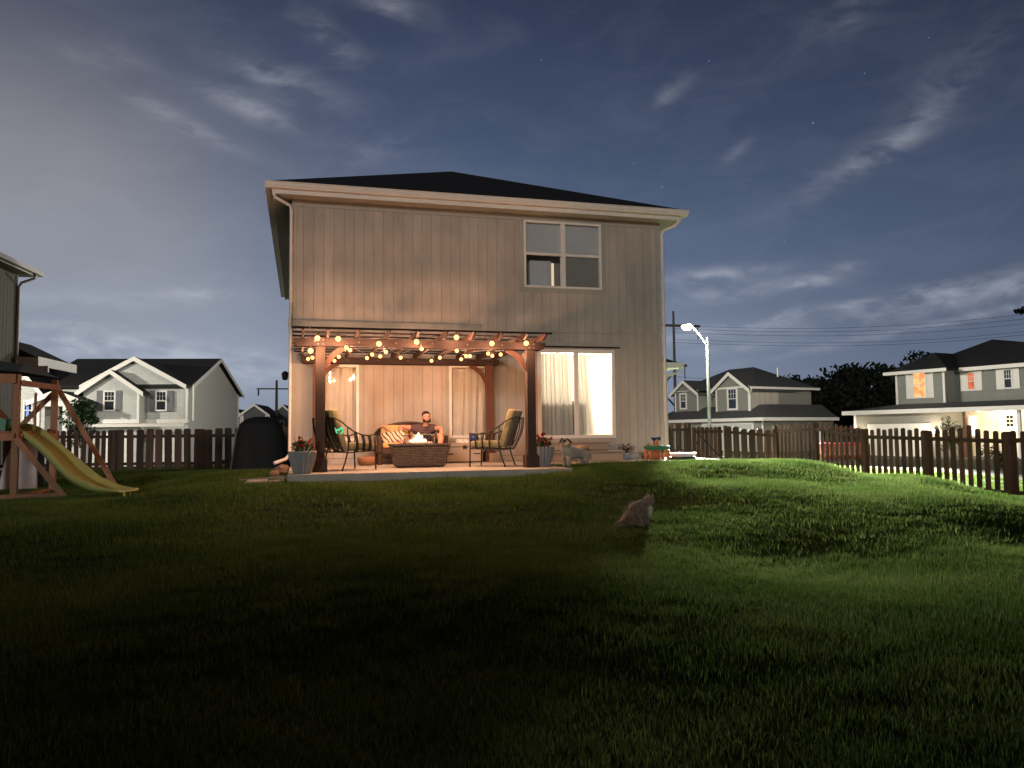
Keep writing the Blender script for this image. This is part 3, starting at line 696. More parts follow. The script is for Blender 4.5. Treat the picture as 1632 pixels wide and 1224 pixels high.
def arm_chair(x, y, rz, label):
    "high back patio armchair built facing +X"
    t = thing('patio_armchair', label, 'chair', (x, y, 0), rz, 'striped metal patio armchairs')
    mk = M['blackmetal']
    def bd(b, n, mt, p=t, **k): return b.build(n, mt, p, local=True, **k)
    for s in (-1, 1):
        yy = s*.31
        b = MB(); b.tube([(.30, yy, 0), (.29, yy, .35), (.30, yy, .60)], .013, 8); bd(b, 'front_leg', mk, smooth=True)
        b = MB(); b.tube([(-.36, yy, 0), (-.30, yy, .15), (-.24, yy, .36), (-.24, yy, .45), (-.26, yy, .72)], .013, 8); bd(b, 'rear_leg', mk, smooth=True)
        b = MB(); top = [(.30, yy, .60), (.16, yy, .575), (.02, yy, .59), (-.12, yy, .64), (-.26, yy, .72), (-.38, yy, .81), (-.46, yy*.98, .85), (-.50, yy*.96, .86)]
        b.tube(top, .013, 8); bd(b, 'arm_rail', mk, smooth=True)
        b = MB(); b.tube([(.29, yy, .33), (.0, yy, .31), (-.24, yy, .30), (-.34, yy, .31)], .012, 8); bd(b, 'side_rail', mk, smooth=True)
        b = MB()
        for (xt, zt, xb, zb) in [(.16, .575, .17, .32), (.03, .59, .05, .315), (-.11, .64, -.08, .31)]:
            n = 6; pr = []
            for i in range(n+1):
                u = i/n; pr.append(Vector((xb+(xt-xb)*u+.025*math.sin(PI*u), yy, zb+(zt-zb)*u)))
            for i in range(n): b.bar(pr[i], pr[i+1], .010, .072, up=(0, 1, 0))
        bd(b, 'side_slats', mk)
    b = MB(); b.tube([(-.50, -.298, .86), (-.53, -.1, .875), (-.53, .1, .875), (-.50, .298, .86)], .013, 8); b.tube([(-.34, -.31, .31), (-.34, .31, .31)], .012, 8); b.tube([(.29, -.31, .33), (.29, .31, .33)], .012, 8); bd(b, 'cross_rails', mk, smooth=True)
    b = MB()
    for yy in (-.30, -.20, -.07, .07, .20, .30):
        n = 7; pr = [Vector((-.34-.19*(i/n)-.05*math.sin(PI*i/n), yy, .31+(.565)*(i/n))) for i in range(n+1)]
        for i in range(n): b.bar(pr[i], pr[i+1], .006, .045, up=(0, 1, 0)) if False else b.hexa([pr[i]+Vector((-.004, -.027, 0)), pr[i]+Vector((.004, -.027, 0)), pr[i]+Vector((.004, .027, 0)), pr[i]+Vector((-.004, .027, 0)), pr[i+1]+Vector((-.004, -.027, 0)), pr[i+1]+Vector((.004, -.027, 0)), pr[i+1]+Vector((.004, .027, 0)), pr[i+1]+Vector((-.004, .027, 0))])
    bd(b, 'back_slats', mk)
    b = MB(); b.box(-.27, .30, -.28, .28, .345, .46); bd(b, 'seat_cushion', M['cushion'], bevel=.035, smooth=True)
    b = MB(); vs = []
    b.hexa([(-.33, -.27, .36), (-.21, -.27, .36), (-.21, .27, .36), (-.33, .27, .36), (-.53, -.27, 1.0), (-.40, -.27, 1.02), (-.40, .27, 1.02), (-.53, .27, 1.0)])
    bd(b, 'back_cushion', M['cushion'], bevel=.035, smooth=True)
    return t
arm_chair(1.00, -2.86, R(30), 'black metal armchair with yellow cushion by the left post, green glow ring on its arm')
arm_chair(3.50, -2.62, R(148), 'black metal armchair with yellow cushion turned towards the fire, by the right post')

b = MB(); p = aty(541, 686, -3.27)
pts = [p+Vector((.055*math.cos(a), 0, .05*math.sin(a))) for a in [2*PI*i/14 for i in range(15)]]
b.tube(pts, .012, 8, cap=False); pts = [p+Vector((-.03+.045*math.cos(a), .03*math.sin(a), .035+.03*math.sin(a))) for a in [2*PI*i/14 for i in range(15)]]; b.tube(pts, .012, 8, cap=False)
tag(b.build('glow_ring', emis('green_glow_plastic', (.16, .85, .38), 1.0), smooth=True), 'pale green glowing ring hung on the left armchair', 'glow stick')

# wicker loveseat with dark bowed back
def loveseat():
    X0, X1, Y = 1.62, 3.02, -.62
    t = thing('loveseat', 'dark framed outdoor loveseat with golden cushions behind the fire table', 'sofa', ((X0+X1)/2, Y, 0))
    dk = mat('dark_brown_wicker', (.05, .03, .022), .6, var=.3, scale=30, bump=.4, bscale=60)
    b = MB()
    n = 18; pts = [(X0+.02+(X1-X0-.04)*i/n, Y+.30-.03*math.sin(PI*i/n), .60+.22*math.sin(PI*i/n)**.55) for i in range(n+1)]
    b.tube(pts, .030, 8); b.build('back_rail', dk, t, smooth=True)
    b = MB(); vs = [(p[0], p[1]+.0, p[2]) for p in pts]+[(p[0], Y+.26, .28) for p in pts]
    vs2 = [(v[0], v[1]+.03, v[2]) for v in vs]
    b.add(vs+vs2, [(i, i+1, n+2+i, n+1+i) for i in range(n)]+[(2*(n+1)+i, 2*(n+1)+n+1+i, 2*(n+1)+n+2+i, 2*(n+1)+i+1) for i in range(n)]); b.build('back_panel', dk, t)
    for xs in (X0, X1-.10):
        b = MB(); b.box(xs, xs+.10, Y-.36, Y+.28, .22, .56); b.build('arm', dk, t, bevel=.03)
        for yy in (Y-.34, Y+.22):
            b = MB(); b.box(xs+.02, xs+.08, yy, yy+.06, 0, .22); b.build('leg', dk, t)
    b = MB(); b.box(X0+.10, X1-.10, Y-.36, Y+.26, .22, .32); b.build('seat_base', dk, t)
    for i in range(2):
        a = X0+.11+i*.59; b = MB(); b.box(a, a+.58, Y-.36, Y+.16, .322, .43); b.build('seat_cushion', M['sofacush'], t, bevel=.035, smooth=True)
        b = MB(); b.hexa([(a, Y+.08, .43), (a+.58, Y+.08, .43), (a+.58, Y+.22, .43), (a, Y+.22, .43), (a+.02, Y+.14, .78), (a+.56, Y+.14, .78), (a+.56, Y+.26, .78), (a+.02, Y+.26, .78)]); b.build('back_cushion', M['sofacush'], t, bevel=.05, smooth=True)
loveseat()
def pillow():
    m = mat('striped_pillow_cloth', (.60, .50, .38), .95); N, L = m.node_tree.nodes, m.node_tree.links
    tc = N.new('ShaderNodeTexCoord'); mp = N.new('ShaderNodeMapping'); mp.inputs['Rotation'].default_value = (0, R(35), 0); L.new(tc.outputs['Object'], mp.inputs[0])
    w = N.new('ShaderNodeTexWave'); w.inputs['Scale'].default_value = 4.2; w.inputs['Distortion'].default_value = 3; w.inputs['Detail Scale'].default_value = 2; L.new(mp.outputs[0], w.inputs[0])
    cr = N.new('ShaderNodeValToRGB'); cr.color_ramp.elements[0].position = .22; cr.color_ramp.elements[0].color = (.05, .03, .025, 1); cr.color_ramp.elements[1].position = .30; cr.color_ramp.elements[1].color = (.62, .52, .40, 1)
    L.new(w.outputs[0], cr.inputs[0]); L.new(cr.outputs[0], N['Principled BSDF'].inputs['Base Color'])
    c = aty(628, 697, -.88); t = thing('throw_pillow', 'pale throw pillow with dark zigzag stripes on the left of the loveseat', 'pillow', c)
    b = MB(); vs = []; n = 14
    for sgn in (-1, 1):
        for j in range(n+1):
            for i in range(n+1):
                u, v = i/n*2-1, j/n*2-1; th = .065*(max(0, (1-u*u)*(1-v*v)))**.35
                vs.append((u*.24*(1-.06*v*v), sgn*th, v*.13*(1-.06*u*u)))
    fs = []
    for s in range(2):
        o = s*(n+1)**2
        for j in range(n):
            for i in range(n): fs.append((o+j*(n+1)+i, o+j*(n+1)+i+1, o+(j+1)*(n+1)+i+1, o+(j+1)*(n+1)+i))
    rot = Matrix.Rotation(R(-8), 4, 'Y') @ Matrix.Rotation(R(-20), 4, 'X')
    b.add([rot @ Vector(v) for v in vs], fs); o = b.build('cushion', m, t, smooth=True, local=True)
pillow()

# fire table
def fire_table():
    c = atz(665, 743.5, 0); cx, cy = c.x, -2.25
    t = thing('fire_table', 'dark woven tapered fire table with a glass guard and burning flame', 'fire pit', (cx, cy, 0))
    hz = .435
    b = MB(); tw, td, bw, bd = .51, .36, .43, .27
    b.hexa([(cx-bw, cy-bd, .015), (cx+bw, cy-bd, .015), (cx+bw, cy+bd, .015), (cx-bw, cy+bd, .015), (cx-tw, cy-td, hz-.05), (cx+tw, cy-td, hz-.05), (cx+tw, cy+td, hz-.05), (cx-tw, cy+td, hz-.05)])
    b.build('base', M['wicker'], t, bevel=.03, smooth=False)
    b = MB(); b.box(cx-tw-.012, cx+tw+.012, cy-td-.012, cy+td+.012, hz-.049, hz-.015); b.build('table_rim', M['wicker'], t, bevel=.01)
    b = MB(); b.box(cx-.27, cx+.27, cy-.13, cy+.13, hz-.0145, hz-.005); b.build('burner_tray', M['blackmetal'], t)
    rg = random.Random(2); b = MB()
    for i in range(120): b.ball((cx+rg.uniform(-.24, .24), cy+rg.uniform(-.11, .11), hz+.002), .013, n=6, mm=4)
    b.build('fire_stones', mat('pale_fire_stones', (.5, .45, .4), .5), t)
    gx, gy, z0, z1 = .255, .145, hz-.014, hz+.15
    gl = bpy.data.materials.new('clear_guard_glass'); gl.use_nodes = True; gl.node_tree.nodes['Principled BSDF'].inputs['Transmission Weight'].default_value = 1; gl.node_tree.nodes['Principled BSDF'].inputs['Roughness'].default_value = .02; gl.node_tree.nodes['Principled BSDF'].inputs['IOR'].default_value = 1.45
    G = glass('guard_glass', boost=1.6)
    for bx in [(cx-gx, cx+gx, cy-gy, cy-gy+.006), (cx-gx, cx+gx, cy+gy-.006, cy+gy), (cx-gx, cx-gx+.006, cy-gy+.007, cy+gy-.007), (cx+gx-.006, cx+gx, cy-gy+.007, cy+gy-.007)]:
        b = MB(); b.box(*bx, z0, z1); b.build('glass_panel', G, t)
    b = MB()
    for sx in (-1, 1):
        for sy in (-1, 1):
            for z in (z0+.02, z1-.02): b.box(cx+sx*(gx+.004)-.014, cx+sx*(gx+.004)+.014, cy+sy*(gy+.004)-.014, cy+sy*(gy+.004)+.014, z-.012, z+.012)
    b.build('guard_clips', M['galv'], t)
    b = MB()
    for (dx, h, r) in [(0, .175, .040), (-.075, .10, .034), (.065, .125, .034), (.028, .11, .04), (-.125, .05, .028), (.12, .055, .028), (-.036, .145, .034)]:
        n = 10; pts = []; rr = []
        for i in range(n+1):
            u = i/n; pts.append((cx+dx*(1-.3*u)+.012*math.sin(u*6+dx*30), cy+.02*math.sin(dx*40)+.008*math.cos(u*5), hz+.01+h*u)); rr.append(max(.002, r*math.sin(PI*min(1, (u*.85+.13)))**.8))
        b.tube(pts, rr, 10)
    fm = emis('flame', (1, .5, .2), 8); N, L = fm.node_tree.nodes, fm.node_tree.links; e_ = [n for n in N if n.type == 'EMISSION'][0]
    lw = N.new('ShaderNodeLayerWeight'); lw.inputs[0].default_value = .45; cr = N.new('ShaderNodeValToRGB'); L.new(lw.outputs['Facing'], cr.inputs[0])
    cr.color_ramp.elements[0].color = (1.0, .80, .45, 1); cr.color_ramp.elements[1].color = (.25, .035, .005, 1); cr.color_ramp.elements[1].position = .85; L.new(cr.outputs[0], e_.inputs[0])
    b.build('flame', fm, t, smooth=True)
    pe = mat('polished_glass_edge', (.75, .72, .62), .2, trans=.4)
    for zz in (z0+.004, z1):
        for sy in (-1, 1): b = MB(); b.box(cx-gx, cx+gx, cy+sy*gy-.005, cy+sy*gy+.005, zz-.004, zz+.004); b.build('guard_edge', pe, t)
    for sx in (-1, 1):
        for sy in (-1, 1): b = MB(); b.box(cx+sx*gx-.005, cx+sx*gx+.005, cy+sy*gy-.0045, cy+sy*gy+.0045, z0+.009, z1-.005); b.build('guard_edge', pe, t)
    point_light('flame_light', (cx, cy, hz+.24), 36, (1.0, .36, .18), .05, t)
fire_table()

# ------------------------------------------------------------------ organic figures
def skin(name, joints, links, mt, parent=None, sub=2, root=0):
    "joints: name -> (pos, radius[,radius2])"
    names = list(joints); me = bpy.data.meshes.new(name)
    me.from_pydata([tuple(joints[n][0]) for n in names], [(names.index(a), names.index(b_)) for a, b_ in links], [])
    o = bpy.data.objects.new(name, me); COL.objects.link(o)
    sk = o.modifiers.new('skin', 'SKIN'); sk.use_smooth_shade = True; sk.branch_smoothing = .3
    for i, n in enumerate(names):
        r = joints[n][1]; me.skin_vertices[0].data[i].radius = (r, joints[n][2] if len(joints[n]) > 2 else r)
        me.skin_vertices[0].data[i].use_root = (i == root)
    sb = o.modifiers.new('subdivision', 'SUBSURF'); sb.levels = sub; sb.render_levels = sub
    me.materials.append(mt)
    if parent is not None:
        o.parent = parent; M_ = ROOTM[root_of(parent).name]
        for v in me.vertices: v.co = M_ @ v.co
    return o

def man():
    skinm = mat('skin', (.52, .27, .19), .55, var=.05)
    shirt = mat('plum_grey_shirt', (.085, .055, .060), .9, var=.15, bump=.2)
    pants = mat('dark_shorts', (.04, .04, .05), .9)
    hairm = mat('dark_hair', (.015, .010, .008), .6, var=.3, scale=40, bump=.5, bscale=80)
    hat = mat('olive_cap_cloth', (.16, .15, .12), .95, bump=.2)
    X = 2.52; Y = -.80
    t = thing('person', 'bearded dark-haired man in a dark shirt seated on the loveseat, arm along its back', 'person', (X, Y, 0))
    hd = aty(679, 665, -.86)               # head centre
    nk = hd+Vector((-.0, .02, -.15)); ch = Vector((hd.x-.01, Y+.05, hd.z-.34)); pel = Vector((hd.x-.01, Y-.02, .50))
    J = {'pel': (pel, .15, .12), 'waist': (pel.lerp(ch, .45), .145, .11), 'chest': (ch, .15, .10), 'up': (ch+Vector((0, .02, .11)), .125, .08), 'neck0': (nk+Vector((0, .01, -.04)), .06), 'neck': (nk+Vector((0, 0, .03)), .055),
         'jaw': (hd+Vector((.012, -.025, -.060)), .070, .078), 'head': (hd+Vector((0, 0, .015)), .090, .105), 'crown': (hd+Vector((-.004, .010, .085)), .072, .085)}
    sl = ch+Vector((-.18, .0, .12)); sr = ch+Vector((.18, .0, .12))
    el = aty(622+0, 677, -.46); el = sl.lerp(aty(612, 679, -.50), .52)+Vector((0, 0, .012)); wl = aty(612, 679, -.50)
    er = aty(704, 683, -1.0); wr = aty(676, 696, -1.18)
    J.update({'sl': (sl, .068), 'el': (el, .046), 'fl': (el.lerp(wl, .4), .044), 'wl': (wl, .028), 'pl': (wl+Vector((-.06, 0, -.005)), .035, .02), 'sr': (sr, .068), 'er': (er, .05), 'fr': (er.lerp(wr, .4), .046), 'wr': (wr, .03), 'pr': (wr+Vector((-.055, -.02, .005)), .036, .02)})
    for s, k in ((-1, 'l'), (1, 'r')):
        kn = Vector((pel.x+s*.20+.04, -1.30, .56)); an = Vector((pel.x+s*.16, -1.40, .10)); ft = an+Vector((0, -.15, -.05))
        J.update({'h'+k: (pel+Vector((s*.09, -.04, -.02)), .095), 'k'+k: (kn, .065), 'c'+k: (kn.lerp(an, .35), .058), 'a'+k: (an, .04), 'f'+k: (ft, .045, .03)})
    Lk = [('pel', 'waist'), ('waist', 'chest'), ('chest', 'up'), ('up', 'neck0'), ('neck0', 'neck'), ('neck', 'jaw'), ('jaw', 'head'), ('head', 'crown'), ('up', 'sl'), ('sl', 'el'), ('el', 'fl'), ('fl', 'wl'), ('wl', 'pl'), ('up', 'sr'), ('sr', 'er'), ('er', 'fr'), ('fr', 'wr'), ('wr', 'pr')]
    for k in 'lr': Lk += [('pel', 'h'+k), ('h'+k, 'k'+k), ('k'+k, 'c'+k), ('c'+k, 'a'+k), ('a'+k, 'f'+k)]
    def fingers(base, dr, side, tag_):
        for i in range(4):
            off = side*((i-1.5)*.019); L_ = [.062, .072, .068, .052][i]
            q = base+off
            names = [f'{tag_}{i}{j}' for j in range(3)]
            J[names[0]] = (q+dr*.03, .0088); J[names[1]] = (q+dr*(.03+L_*.6)+Vector((0, 0, -.008)), .0082); J[names[2]] = (q+dr*(.03+L_)+Vector((0, 0, -.03)), .0072)
            Lk.extend([(('pl' if tag_ == 'gl' else 'pr'), names[0]), (names[0], names[1]), (names[1], names[2])])
        q = base-side*.03; J[tag_+'t0'] = (q-dr*.01, .010); J[tag_+'t1'] = (q+dr*.03-side*.015+Vector((0, 0, -.01)), .0085)
        Lk.extend([(('pl' if tag_ == 'gl' else 'pr'), tag_+'t0'), (tag_+'t0', tag_+'t1')])
    fingers(J['pl'][0], Vector((-1, -.1, -.1)).normalized(), Vector((0, -1, 0)), 'gl')
    fingers(J['pr'][0], Vector((-.9, -.4, -.1)).normalized(), Vector((.3, -.9, .3)).normalized(), 'gr')
    bm_ = skinm.copy(); bm_.name = 'skin_and_undershirt'; N, L = bm_.node_tree.nodes, bm_.node_tree.links; pr = N['Principled BSDF']; src = pr.inputs['Base Color'].links[0].from_socket
    tc = N.new('ShaderNodeTexCoord'); sp = N.new('ShaderNodeSeparateXYZ'); L.new(tc.outputs['Object'], sp.inputs[0])
    def mm(op, a, b_):
        n = N.new('ShaderNodeMath'); n.operation = op
        for i, v in enumerate((a, b_)):
            if isinstance(v, (int, float)): n.inputs[i].default_value = v
            elif v is not None: L.new(v, n.inputs[i])
        return n.outputs[0]
    dx = mm('ABSOLUTE', mm('SUBTRACT', sp.outputs[0], hd.x-.01-X), None)
    k_ = mm('MULTIPLY', mm('LESS_THAN', dx, .165), mm('MULTIPLY', mm('LESS_THAN', sp.outputs[2], J['neck0'][0].z+.012), mm('GREATER_THAN', sp.outputs[2], pel.z-.12)))
    mx = N.new('ShaderNodeMix'); mx.data_type = 'RGBA'; L.new(k_, mx.inputs[0]); L.new(src, mx.inputs[6]); mx.inputs[7].default_value = (.085, .055, .060, 1); L.new(mx.outputs[2], pr.inputs['Base Color'])
    body = skin('body', J, Lk, bm_, t)
    # shirt: slightly larger shell over torso and upper arms
    g = .018
    S = {k: (J[k][0], *[r+g for r in J[k][1:]]) for k in ('pel', 'waist', 'chest', 'up')}
    S['chest'] = (ch, .185, .14); S['up'] = (S['up'][0]+Vector((0, -.035, 0)), .185, .165); S['col'] = (J['neck0'][0]+Vector((0, -.03, -.015)), .125, .125)
    S['sl'] = (sl, .088); S['ml'] = (sl.lerp(el, .45), .076); S['sr'] = (sr, .088); S['mr'] = (sr.lerp(er, .5), .078)
    skin('shirt', S, [('pel', 'waist'), ('waist', 'chest'), ('chest', 'up'), ('up', 'col'), ('up', 'sl'), ('sl', 'ml'), ('up', 'sr'), ('sr', 'mr')], shirt, t)
    Pn = {'pel': (pel+Vector((0, 0, -.02)), .172, .145)}
    lk = []
    for k in 'lr':
        Pn['h'+k] = (J['h'+k][0], .115); Pn['k'+k] = (J['h'+k][0].lerp(J['k'+k][0], .85), .092); lk += [('pel', 'h'+k), ('h'+k, 'k'+k)]
    skin('shorts', Pn, lk, pants, t)
    b = MB()
    for s in (-1, 1): b.ball(hd+Vector((s*.031+.014, -.086, .018)), .013, .010, .009, 8, 6)
    b.build('eyes', mat('eye', (.05, .04, .035), .2), t, smooth=True)
    b = MB(); b.hexa([hd+Vector(v) for v in [(-.002, -.080, -.03), (.034, -.080, -.03), (.024, -.078, .02), (.008, -.078, .02), (.006, -.122, -.028), (.028, -.122, -.028), (.021, -.092, .02), (.012, -.092, .02)]]); b.build('nose', skinm, t, bevel=.005, smooth=True)
    b = MB()
    for s in (-1, 1): b.ball(hd+Vector((s*.080, .008, -.002)), .012, .022, .030, 8, 6)
    b.build('ears', skinm, t, smooth=True)
    b = MB(); rg = random.Random(8)
    for i in range(700):
        a = rg.uniform(-PI*.95, -.05*PI); z = rg.uniform(-.105, -.035); r = .080+.008*rg.random()
        if -.066 < z < -.046 and -2.2 < a < -.9: continue
        if z > -.05 and -2.3 < a < -.8: continue
        q = hd+Vector((.010+r*math.cos(a)*.9, -.012+r*1.05*math.sin(a), z)); leaves(b, q, .003, .003, .003, 1, .008, rg, 0)
    b.build('beard', hairm, t)
    b = MB()
    for i in range(9):
        pass
    prof = [(.082, -.02), (.089, .02), (.084, .06), (.060, .095), (.02, .108)]
    vs = []; n = 24
    b.lathe(hd+Vector((0, .020, .0)), [(.078, -.01), (.084, .03), (.082, .07), (.062, .105), (.03, .122), (.004, .126)], n, cap=True, sy=1.12)
    b.build('hair', hairm, t, smooth=True)
man()

def fur(name, c1, c2, spots=None, scale=5, pos=None):
    m = mat(name, c1, .9, scale=scale, col2=c2, bump=.7, bscale=70, sheen=.6)
    return m
def dog():
    p0 = Vector((4.78, -2.95, -.09))
    t = thing('dog', 'cream short-haired dog with black ears and dark mask standing beside the right flower pot', 'dog', p0, R(14)); t.scale = (.98, .98, .90)
    m = fur('cream_coat', (.50, .42, .31), (.30, .19, .11), scale=3.2)
    dk = mat('black_ear_coat', (.025, .018, .014), .8, bump=.4); tan = mat('tan_saddle', (.50, .30, .16), .85, bump=.5)
    # local frame: x along body (tail +x), -y toward viewer
    V = Vector
    J = {'hip': (V((.50, .10, .34)), .095, .105), 'loin': (V((.34, .07, .35)), .085, .095), 'rib': (V((.18, .03, .35)), .10, .115), 'chest': (V((.04, 0, .35)), .09, .115), 'neck': (V((-.03, -.04, .46)), .066), 'poll': (V((-.05, -.08, .565)), .072, .066), 'muz': (V((-.04, -.17, .530)), .036), 'nose': (V((-.035, -.215, .52)), .026),
         'tail1': (V((.60, .12, .36)), .022), 'tail2': (V((.66, .13, .28)), .016), 'tail3': (V((.67, .13, .20)), .010)}
    Lk = [('hip', 'loin'), ('loin', 'rib'), ('rib', 'chest'), ('chest', 'neck'), ('neck', 'poll'), ('poll', 'muz'), ('muz', 'nose'), ('hip', 'tail1'), ('tail1', 'tail2'), ('tail2', 'tail3')]
    for s, k in ((-1, 'a'), (1, 'b')):
        J.update({'fs'+k: (V((.03, s*.075, .28)), .045), 'fe'+k: (V((.035, s*.08, .17)), .028), 'fw'+k: (V((.03, s*.08, .07)), .021), 'fp'+k: (V((.0, s*.08, .012)), .024, .016)})
        J.update({'th'+k: (V((.50, .10+s*.075, .26)), .06), 'kn'+k: (V((.46, .10+s*.08, .18)), .036), 'hk'+k: (V((.555, .10+s*.08, .10)), .022), 'hp'+k: (V((.52, .10+s*.08, .012)), .024, .016)})
        Lk += [('chest', 'fs'+k), ('fs'+k, 'fe'+k), ('fe'+k, 'fw'+k), ('fw'+k, 'fp'+k), ('hip', 'th'+k), ('th'+k, 'kn'+k), ('kn'+k, 'hk'+k), ('hk'+k, 'hp'+k)]
    def sk(n, j, l, mm, **k):
        Mi = ROOTM[t.name].inverted(); return skin(n, {a: (Mi @ b_[0], *[q*1.42 for q in b_[1:]]) for a, b_ in j.items()}, l, mm, t, **k)
    sk('body', J, Lk, m)
    def lb(b, n, mm, **k): return b.build(n, mm, t, local=True, **k)
    for s in (-1, 1):
        b = MB(); e = V((-.05, -.08, .625)); b.hexa([e+V(v) for v in [(s*.04, -.02, 0), (s*.05, .04, 0), (s*.055, .04, .025), (s*.035, -.02, .025), (s*.135, -.065, -.075), (s*.12, -.0, -.08), (s*.125, -.0, -.055), (s*.11, -.06, -.045)]]); lb(b, 'ear', dk, bevel=.008, smooth=True)
    b = MB()
    for s in (-1, 1): b.ball((-.048+s*.040, -.138, .588), .032, .024, .038, 10, 8)
    lb(b, 'dark_mask', dk, smooth=True)
    b = MB()
    for s in (-1, 1): b.ball((-.048+s*.036, -.163, .592), .009, .005, .008, 8, 6)
    lb(b, 'eyes', mat('dog_eye', (.01, .008, .006), .1, spec=.8), smooth=True)
    b = MB(); b.ball((-.034, -.248, .530), .015, .010, .012, 8, 6); lb(b, 'nose', dk, smooth=True)
    b = MB(); b.ball((.42, .095, .425), .18, .10, .075, 16, 10); lb(b, 'saddle', tan, smooth=True)
dog()

def cat():
    g = ground_hit(1016, 841); g.z = gz(g.x, g.y)+.005
    ang = math.atan2(cam_r.y, cam_r.x)
    t = thing('cat', 'shaggy brown and white cat sitting on the lawn looking right, seen from behind', 'cat', g, ang); t.scale = (.93, .93, .93)
    m = fur('ginger_coat', (.13, .085, .05), (.37, .26, .165), scale=19)
    wh = mat('white_bib_fur', (.66, .60, .50), .9, bump=.5)
    V = Vector
    # x = picture right, y = away; sitting, rump left, head right
    J = {'rump': (V((-.09, .00, .115)), .155, .130), 'back': (V((-.055, .0, .195)), .145, .125), 'mid': (V((.005, .01, .255)), .125, .112), 'sho': (V((.062, .02, .280)), .094, .088), 'neck': (V((.112, .035, .318)), .060), 'head': (V((.176, .055, .350)), .094, .086), 'muz': (V((.212, .085, .325)), .046),
         'tail1': (V((-.215, -.01, .045)), .045), 'tail2': (V((-.255, -.035, .042)), .048), 'tail3': (V((-.275, -.06, .038)), .038)}
    Lk = [('rump', 'back'), ('back', 'mid'), ('mid', 'sho'), ('sho', 'neck'), ('neck', 'head'), ('head', 'muz'), ('rump', 'tail1'), ('tail1', 'tail2'), ('tail2', 'tail3')]
    for s, k in ((-1, 'a'), (1, 'b')):
        J.update({'fs'+k: (V((.100, .03+s*.045, .18)), .060), 'fe'+k: (V((.125, .03+s*.042, .10)), .031), 'fp'+k: (V((.142, .03+s*.042, .015)), .028, .018)})
        J.update({'th'+k: (V((-.01, s*.080, .11)), .098), 'hf'+k: (V((.045, s*.09, .035)), .036), 'ht'+k: (V((.09, s*.095, .018)), .026, .018)})
        Lk += [('sho', 'fs'+k), ('fs'+k, 'fe'+k), ('fe'+k, 'fp'+k), ('rump', 'th'+k), ('th'+k, 'hf'+k), ('hf'+k, 'ht'+k)]
    Mi = ROOTM[t.name].inverted()
    skin('body', {a: (Mi @ b_[0], *b_[1:]) for a, b_ in J.items()}, Lk, m, t)
    for (x, y) in ((.152, .095), (.200, .03)):
        b = MB(); b.add([V((x-.032, y-.012, .395)), V((x+.030, y+.012, .395)), V((x+.006, y-.026, .392)), V((x+.004, y, .448))], [(0, 1, 3), (1, 2, 3), (2, 0, 3), (0, 2, 1)]); b.build('ear', m, t, local=True)
    rg = random.Random(4); b = MB()
    for j, (a, c_, r) in enumerate([((.188, .07, .262), (.165, .05, .16), .030)]):
        for i in range(500):
            u = rg.random(); q = V(a).lerp(V(c_), u)+V((rg.uniform(-r, r), rg.uniform(-r, r), rg.uniform(-r, r)))*.9; b.add([q, q+V((.004, 0, 0)), q+V((.008, .004, -.022))], [(0, 1, 2)])
    b.build('bib', wh, t, local=True)
    b = MB(); names = [('rump', 'back'), ('back', 'mid'), ('mid', 'sho'), ('sho', 'neck'), ('neck', 'head'), ('tail1', 'tail2'), ('tail2', 'tail3')]
    for i in range(9000):
        a, c_ = rg.choice(names); u = rg.random(); P_ = J[a][0].lerp(J[c_][0], u); r = (J[a][1]*(1-u)+J[c_][1]*u)
        d = V((rg.gauss(0, 1), rg.gauss(0, 1), rg.gauss(0, 1))).normalized(); q = P_+d*r*.86
        if q.z < .02: continue
        dn = (d*.9+V((-.4, 0, -.6))).normalized(); L_ = .022*rg.uniform(.5, 1.3); sd_ = dn.cross(d).normalized()*.0022
        b.add([q-sd_, q+sd_, q+dn*L_], [(0, 1, 2)])
    b.build('fur', m, t, local=True)
cat()

# ------------------------------------------------------------------ more patio things
def deck_box():
    x0, x1, y0, y1 = 3.02, 3.80, -.62, -.12
    t = thing('deck_box', 'low tan storage box with latch standing below the middle window', 'storage box', ((x0+x1)/2, -.4, 0))
    b = MB(); b.box(x0, x1, y0, y1, .02, .32); b.build('body', M['boxplastic'], t, bevel=.012)
    b = MB(); b.box(x0-.02, x1+.02, y0-.02, y1+.01, .322, .40); b.build('lid', M['boxplastic'], t, bevel=.015)
    b = MB(); b.box(3.38, 3.46, y0-.032, y0-.021, .29, .35); b.build('latch', M['blackmetal'], t)
    b = MB(); b.box(x0+.05, x0+.18, y0-.008, y0-.0005, .17, .19); b.box(x1-.18, x1-.05, y0-.008, y0-.0005, .17, .19); b.build('handle', M['blackmetal'], t)
deck_box()
def small(name, label, cat, build, group=None):
    b = MB(); mt, kw = build(b); o = b.build(name, mt, **kw); return tag(o, label, cat, group)
c = Vector((3.68, -.34, .402))
small('ball', 'shiny dark blue ball on the right end of the storage box', 'ball', lambda b: (b.ball(c+Vector((0, 0, .10)), .10, n=20, mm=14), (M['blueplastic'], dict(smooth=True)))[1])
def towel(b):
    n = 12; vs = []
    for j in range(n+1):
        for i in range(n+1):
            x = 3.30+.26*i/n; y = -.50+.24*j/n; e = 1 if 0 < i < n and 0 < j < n else 0
            vs.append((x, y, .403+e*(.05+.025*math.sin(i*1.3+j)+.02*math.cos(j*1.7))))
    b.add(vs, [(j*(n+1)+i, j*(n+1)+i+1, (j+1)*(n+1)+i+1, (j+1)*(n+1)+i) for j in range(n) for i in range(n)])
    return M['room'], dict(smooth=True)
small('towel', 'crumpled cream towel on the storage box left of the blue ball', 'towel', towel)
